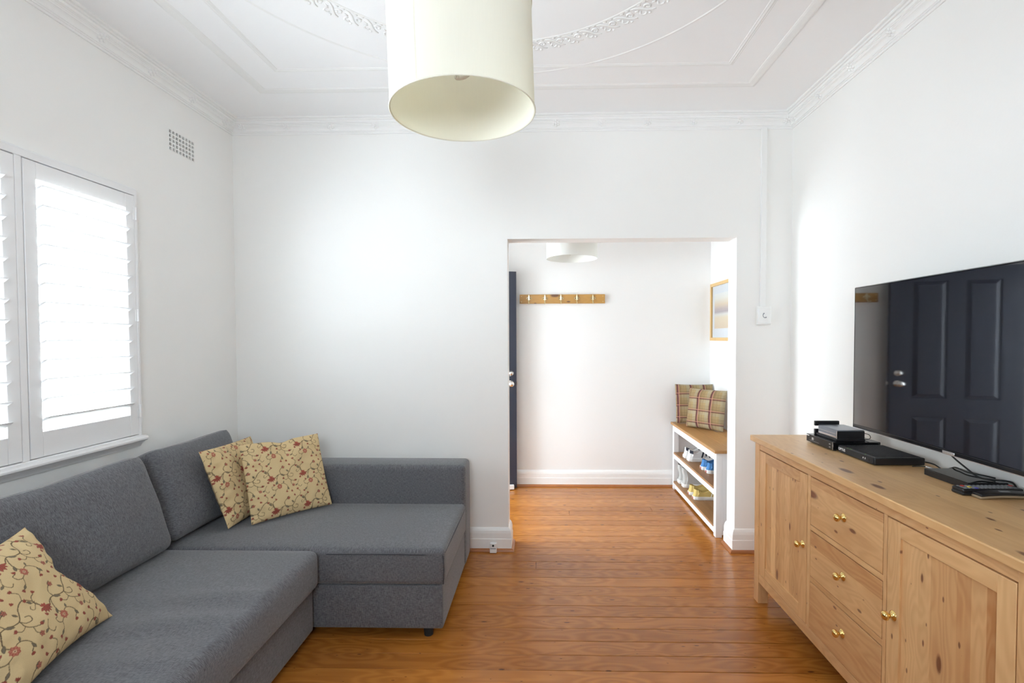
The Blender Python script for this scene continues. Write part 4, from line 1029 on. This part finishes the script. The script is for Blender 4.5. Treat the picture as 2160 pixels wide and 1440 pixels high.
# ------------------------------------------------------------------ hall: shoe bench
bn = thing('shoe_bench', 'white shoe bench with oak top and two shelves in the hall', 'bench', (1.40, 4.11, 0))
bx0, bx1, by0, by1 = 1.222, 1.572, 3.525, 4.705
for k in range(3):
    a = bx0 - 0.016 + k * (bx1 - bx0 + 0.022) / 3; b = a + (bx1 - bx0 + 0.022) / 3
    build(MB().box(a + 0.0006, b - 0.0006, by0 - 0.018, by1 + 0.018, 0.604, 0.626), 'top_plank', 'oak_bench', bn, bevel=0.002)
for a, b in ((by0, by0 + 0.048), (by1 - 0.048, by1)):
    for c_, d_ in ((bx0, bx0 + 0.045), (bx1 - 0.045, bx1)): build(MB().box(c_, d_, a, b, 0.0, 0.604), 'leg', 'shutter', bn, bevel=0.002)
for c_, d_ in ((bx0 + 0.003, bx0 + 0.026), (bx1 - 0.026, bx1 - 0.003)):
    build(MB().box(c_, d_, by0 + 0.048, by1 - 0.048, 0.545, 0.604), 'apron', 'shutter', bn, bevel=0.0015)
    for z in (0.290, 0.018): build(MB().box(c_, d_, by0 + 0.048, by1 - 0.048, z, z + 0.046), 'shelf_rail', 'shutter', bn, bevel=0.0015)
for a, b in ((by0 + 0.004, by0 + 0.026), (by1 - 0.026, by1 - 0.004)): build(MB().box(bx0 + 0.045, bx1 - 0.045, a, b, 0.018, 0.604), 'end_panel', 'shutter', bn)
S1, S2 = 0.353, 0.081
for zt in (S1, S2):
    for k in range(3):
        a = bx0 - 0.004 + k * (bx1 - bx0 - 0.004) / 3; b = a + (bx1 - bx0 - 0.004) / 3
        build(MB().box(a + 0.0006, b - 0.0006, by0 + 0.050, by1 - 0.050, zt - 0.017, zt), 'shelf_plank', 'shelf_wood', bn, bevel=0.0015)

# plaid pillows on the bench
GP = 'plaid pillows on the shoe bench'
pillow('plaid_pillow', 'brown and maroon plaid pillow against the far wall end of the bench', 'pillow', 'plaid', (1.232, 4.625, 0.631), (1, -0.06, 0), (0.0, 0.17, 0.98), 0.345, 0.36, 0.10, 44, 0.0, None, GP, s0=1.0)
pillow('plaid_pillow', 'brown and maroon plaid pillow in front, nearer the opening', 'pillow', 'plaid', (1.275, 4.455, 0.631), (0.60, -0.72, 0), (0.13, 0.10, 0.98), 0.36, 0.345, 0.11, 44, 0.0, None, GP, s0=5.0)

# ------------------------------------------------------------------ shoes: toe towards the wall (+X), heel at the shelf front
def cr(keys, t):
    for (a, x), (b, y) in zip(keys[:-1], keys[1:]):
        if t <= b:
            f = (t - a) / (b - a); f = f * f * (3 - 2 * f); return x + (y - x) * f
    return keys[-1][1]
WID = [(0.0, 0.020), (0.03, 0.027), (0.10, 0.033), (0.25, 0.033), (0.45, 0.036), (0.68, 0.046), (0.85, 0.043), (0.95, 0.030), (1.0, 0.010)]
STY = {
 'low':  dict(h=[(0, 0.084), (0.08, 0.080), (0.22, 0.064), (0.36, 0.074), (0.48, 0.088), (0.62, 0.074), (0.80, 0.048), (0.95, 0.038), (1, 0.022)], op=0.40, sole=0.028),
 'slip': dict(h=[(0, 0.072), (0.08, 0.069), (0.25, 0.055), (0.42, 0.064), (0.54, 0.070), (0.70, 0.056), (0.85, 0.044), (0.95, 0.036), (1, 0.022)], op=0.46, sole=0.026),
 'high': dict(h=[(0, 0.148), (0.08, 0.145), (0.20, 0.140), (0.34, 0.146), (0.46, 0.116), (0.60, 0.082), (0.78, 0.054), (0.95, 0.042), (1, 0.024)], op=0.36, sole=0.030),
}
def shoe(name, label, group, style, heel, yaw, L, mats, extra=None):
    """heel: (x, y, z) of the heel on the shelf; yaw 0 points the toe along +X"""
    st = STY[style]; HS = 1.17
    t = thing(name, label, 'shoe', (heel[0], heel[1], heel[2] + 0.0008), yaw, group)
    sl = st['sole'] * 1.1
    def surf(tt, s, off=0.0):
        wd = cr(WID, tt) * L / 0.28 + off; hh = cr(st['h'], tt) * HS + off
        k = abs(s); y = wd * math.copysign(min(1.0, 1.35 * k) ** 0.9 if k < 0.7407 else 1.0, s) * (1 - 0.14 * (1 - k))
        z = sl * 0.7 + (hh - sl * 0.7) * (1 - k ** 2.6) ** 0.8
        lean = 0.012 * math.sin(PI * min(1, max(0, (z - sl) / 0.09))) * (1 - tt) if tt < 0.1 else 0
        if style == 'high' and tt < 0.4: y *= 1 - 0.10 * (1 - k)
        return Vector((tt * L + lean, y, z))
    def full(tt, s):
        """blend of the closed vamp and the open collar with its inside"""
        p = surf(tt, s); k = abs(s); sg = math.copysign(1, s)
        wd = cr(WID, tt) * L / 0.28; hh = cr(st['h'], tt) * HS; z0 = sl * 0.7; e = 0.60
        if k >= e: q = (1 - k) / (1 - e); y = wd * (1 - 0.16 * q * q); z = z0 + (hh - z0) * q ** 0.85
        elif k >= e - 0.09: y = wd * (0.84 - 0.10 * (e - k) / 0.09); z = hh
        else: y = wd * 0.66 * k / (e - 0.09); z = sl + 0.008 if k < e - 0.14 else sl + 0.008 + (hh - sl - 0.008) * (k - e + 0.14) / 0.05
        if tt < 0.03: z = max(z, hh - 0.002) if k < e else z
        o = min(1.0, max(0.0, (st['op'] + 0.05 - tt) / 0.08)); o = o * o * (3 - 2 * o)
        return Vector((p.x, sg * y * o + p.y * (1 - o), z * o + p.z * (1 - o)))
    ns = 41; mb = MB(); P = []
    ts = [0.0, 0.0, 0.012, 0.028, 0.034] + [0.05 + 0.95 * (i / 39) ** 1.05 for i in range(40)]; nt = len(ts)
    for i, tt in enumerate(ts):
        for j in range(ns):
            p = full(tt, -1 + 2 * j / (ns - 1))
            if i == 0: p.y = 0.0; p.x -= 0.006
            P.append(p)
    mb.grid(P, nt, ns)
    build(mb, 'upper', mats[0], t, world=False, smooth=True)
    so = MB(); n = 44; ring = []
    for i in range(n): ring.append(((i / (n - 1)) ** 1.15, 1))
    out = [(tt * L * 1.03 - 0.004, (cr(WID, tt) + 0.0045) * L / 0.28) for tt, _ in ring]
    out = out + [(x, -y) for x, y in out[::-1]]
    m_ = len(out); vs = []
    for z, e in ((0.0, 0.94), (0.004, 1.0), (sl - 0.003, 1.0), (sl, 0.97)): vs += [(L / 2 + (x - L / 2) * (0.5 + e / 2), y * e, z) for x, y in out]
    fs = [(r * m_ + i, r * m_ + (i + 1) % m_, (r + 1) * m_ + (i + 1) % m_, (r + 1) * m_ + i) for r in range(3) for i in range(m_)]
    fs += [tuple(range(m_))[::-1], tuple(range(3 * m_, 4 * m_))]
    smooth_by(build(so.add(vs, fs), 'sole', mats[1], t, world=False), 50)
    def patch(nm, mt, t0, t1, s0, s1, slant=0.0, off=0.0022, k=8):
        P = [];
        for i in range(k):
            for j in range(k):
                f, g_ = i / (k - 1), j / (k - 1); q = full(max(0.0, t0 + (t1 - t0) * f + slant * g_), s0 + (s1 - s0) * g_); q.y *= 1.05; q.y += math.copysign(off * 0.6, q.y); q.x -= off if t0 < 0.01 else 0; P.append(q)
        build(MB().grid(P, k, k), nm, mt, t, world=False, smooth=True)
    if extra: extra(t, patch, surf, sl, L)
    return t
M['shoe_white'] = plain('white_leather', (0.80, 0.80, 0.79), 0.45); M['shoe_navy'] = plain('navy_leather', (0.012, 0.014, 0.03), 0.45)
M['sole_white'] = plain('white_sole', (0.80, 0.79, 0.77), 0.55); M['shoe_blue'] = plain('blue_canvas', (0.075, 0.235, 0.52), 0.85)
M['shoe_grey'] = plain('pale_grey_canvas', (0.52, 0.52, 0.50), 0.85); M['shoe_yellow'] = plain('yellow_canvas', (0.66, 0.50, 0.17), 0.85)
M['lace'] = plain('white_lace', (0.82, 0.82, 0.81), 0.8); M['tag_red'] = plain('red_tag', (0.5, 0.06, 0.06), 0.5)
def x_stripes(t, patch, surf, sl, L):
    for sg in (-1, 1):
        for q in (0.34, 0.44, 0.54): tag(patch('stripe', 'shoe_navy', q, q + 0.045, sg * 0.93, sg * 0.62, slant=0.05) or t, None)
        patch('heel_tab', 'shoe_navy', 0.0, 0.13, sg * 0.76, sg * 0.60)
    lc = MB()
    for k in range(5):
        a, b = surf(0.42 + k * 0.05, -0.45, 0.003), surf(0.45 + k * 0.05, 0.45, 0.003); m = surf(0.435 + k * 0.05, 0, 0.005); lc.tube([a, m, b], 0.003, 6)
    for q in (0, 1): lc.tube([surf(0.45, -0.3, 0.004), surf(0.46 + q * 0.06, -0.6, 0.010), surf(0.44 + q * 0.08, -0.85, 0.012), surf(0.48 + q * 0.08, -0.96, 0.010)], 0.0026, 6)
    build(lc, 'laces', 'lace', t, world=False, smooth=True)
def x_slip(t, patch, surf, sl, L):
    build(MB().box(-0.007, -0.0035, -0.008, 0.008, 0.006, 0.020), 'heel_tag', 'tag_red', t, world=False)
    build(MB().tube([surf(0.02 + 0.96 * k / 20, -0.985, 0.002) for k in range(21)], 0.0012, 5), 'stripe', 'shoe_navy', t, world=False)
def x_high(t, patch, surf, sl, L):
    lc = MB()
    for k in range(6): lc.tube([surf(0.36 + k * 0.045, -0.4, 0.003), surf(0.37 + k * 0.045, 0, 0.005), surf(0.36 + k * 0.045, 0.4, 0.003)], 0.003, 6)
    build(lc, 'laces', 'lace', t, world=False, smooth=True)
def x_yellow(t, patch, surf, sl, L):
    x_slip(t, patch, surf, sl, L)
    lc = MB()
    for k in range(4): lc.tube([surf(0.48 + k * 0.05, -0.42, 0.003), surf(0.49 + k * 0.05, 0, 0.005), surf(0.48 + k * 0.05, 0.42, 0.003)], 0.003, 6)
    a = surf(0.47, -0.1, 0.006); lc.tube([a, a + Vector((0.0, -0.025, 0.010)), a + Vector((0.03, -0.035, 0.002)), a + Vector((0.035, -0.01, 0.004)), a], 0.0028, 6)
    lc.tube([surf(0.5, -0.3, 0.004), surf(0.49, -0.7, 0.008), surf(0.44, -0.97, 0.008)], 0.0025, 6)
    build(lc, 'laces', 'lace', t, world=False, smooth=True)
sx = 'white trainers on the upper shelf'; sy = 'blue shoes on the upper shelf'; sz = 'pale high-tops on the lower shelf'; sw = 'yellow shoes on the lower shelf'
shoe('trainer', 'white leather trainer with three dark stripes, front one of the pair', sx, 'low', (1.252, 4.315, S1), 0.0, 0.300, ('shoe_white', 'sole_white'), x_stripes)
shoe('trainer', 'white leather trainer with dark heel tab, rear one of the pair', sx, 'low', (1.250, 4.424, S1), 0.02, 0.300, ('shoe_white', 'sole_white'), x_stripes)
shoe('slip_on_shoe', 'blue canvas low shoe, front one of the blue pair', sy, 'slip', (1.288, 3.930, S1), 0.0, 0.270, ('shoe_blue', 'sole_white'), x_slip)
shoe('slip_on_shoe', 'blue canvas low shoe, rear one of the blue pair', sy, 'slip', (1.280, 4.035, S1), 0.0, 0.270, ('shoe_blue', 'sole_white'), x_slip)
shoe('high_top_shoe', 'pale grey canvas high-top, front one of the pair', sz, 'high', (1.250, 4.468, S2), 0.0, 0.300, ('shoe_grey', 'sole_white'), x_high)
shoe('high_top_shoe', 'pale grey canvas high-top, rear one nearest the bench leg', sz, 'high', (1.245, 4.585, S2), 0.0, 0.300, ('shoe_grey', 'sole_white'), x_high)
shoe('lace_up_shoe', 'yellow canvas lace-up shoe, front one of the yellow pair', sw, 'slip', (1.246, 4.130, S2), 0.0, 0.295, ('shoe_yellow', 'sole_white'), x_yellow)
shoe('lace_up_shoe', 'yellow canvas lace-up shoe, rear one of the yellow pair', sw, 'slip', (1.244, 4.252, S2), 0.0, 0.295, ('shoe_yellow', 'sole_white'), x_yellow)

# ------------------------------------------------------------------ coat rack
rk = thing('coat_rack', 'honey-coloured wooden coat rack with five brass fleur-de-lis hooks', 'coat rack', (0.184, HY, 1.745))
ra, rb = -0.221, 0.588
build(MB().box(ra, rb, HY - 0.019, HY, 1.748, 1.834), 'board', 'rack_wood', rk, bevel=0.002)
hk = MB(); yb_ = 0.0
def petal(cx, cz, ang, Lp, Wp, th=0.004):
    n = 12; P = []
    for k in range(n):
        f = k / n * 2 * PI; a_, b_ = Lp / 2 * math.cos(f), Wp / 2 * math.sin(f) * (1 - 0.35 * math.cos(f))
        P.append((cx + a_ * math.cos(ang) - b_ * math.sin(ang), cz + a_ * math.sin(ang) + b_ * math.cos(ang)))
    hk.prism(P, lambda a, b, d: (a, d, b), -th, 0.0)
petal(0, 0.026, PI / 2, 0.044, 0.013, 0.007); petal(0, 0.000, -PI / 2, 0.026, 0.009, 0.006)
for sg in (-1, 1):
    hk.tube([(sg * 0.003, -0.003, 0.008), (sg * 0.008, -0.0035, 0.018), (sg * 0.015, -0.0035, 0.022), (sg * 0.021, -0.003, 0.017), (sg * 0.022, -0.003, 0.009), (sg * 0.018, -0.003, 0.006)], [0.002, 0.003, 0.0038, 0.0036, 0.0028, 0.0015], 8)
hk.box(-0.012, 0.012, -0.006, 0.0, 0.001, 0.006)
hk.tube([(0, -0.004, -0.004), (0, -0.010, -0.016), (0, -0.020, -0.032), (0, -0.032, -0.040), (0, -0.044, -0.036), (0, -0.050, -0.024)], [0.004, 0.004, 0.0038, 0.0036, 0.0036, 0.0042], 8)
h0 = None
for k in range(5):
    x = -0.133 + k * 0.1515
    if h0 is None: o = h0 = build(hk, 'hook', 'antique_brass', rk, world=False, smooth=False); smooth_by(o, 45)
    else: o = h0.copy(); C.objects.link(o)
    o.location = Vector((x, HY - 0.019, 1.783)) - Vector(rk.location)
h0['label'] = 'brass fleur-de-lis hook'
for x in (ra + 0.018, rb - 0.018):
    for z in (1.766, 1.816): build(MB().lathe([(0, 0.0018), (0.003, 0.0012), (0.004, 0.0)], Matrix.Translation((x, HY - 0.019, z)) @ Matrix.Rotation(PI / 2, 4, 'X'), 10), 'screw', 'antique_brass', rk)

# ------------------------------------------------------------------ framed picture above the bench
pc = thing('framed_picture', 'pale wooden framed picture above the shoe bench', 'picture', (HX1, 4.42, 1.385))
py0, py1, pz0, pz1 = 4.10, 4.695, 1.392, 1.915; fw = 0.028
for a, b, c_, d_ in ((py0, py0 + fw, pz0, pz1), (py1 - fw, py1, pz0, pz1), (py0 + fw, py1 - fw, pz0, pz0 + fw), (py0 + fw, py1 - fw, pz1 - fw, pz1)):
    build(MB().box(HX1 - 0.028, HX1 - 0.001, a, b, c_, d_), 'frame_piece', 'frame_wood', pc, bevel=0.001)
build(MB().box(HX1 - 0.012, HX1 - 0.002, py0 + 0.02, py1 - 0.02, pz0 + 0.02, pz1 - 0.02), 'mat_board', 'print_white', pc)
build(MB().box(HX1 - 0.0135, HX1 - 0.0118, py0 + 0.11, py1 - 0.085, pz0 + 0.11, pz1 - 0.10), 'print', 'picture', pc)
build(MB().add([(HX1 - 0.018, py0 + 0.02, pz0 + 0.02), (HX1 - 0.018, py1 - 0.02, pz0 + 0.02), (HX1 - 0.018, py1 - 0.02, pz1 - 0.02), (HX1 - 0.018, py0 + 0.02, pz1 - 0.02)], [(0, 1, 2, 3)]), 'glazing', 'glass', pc)
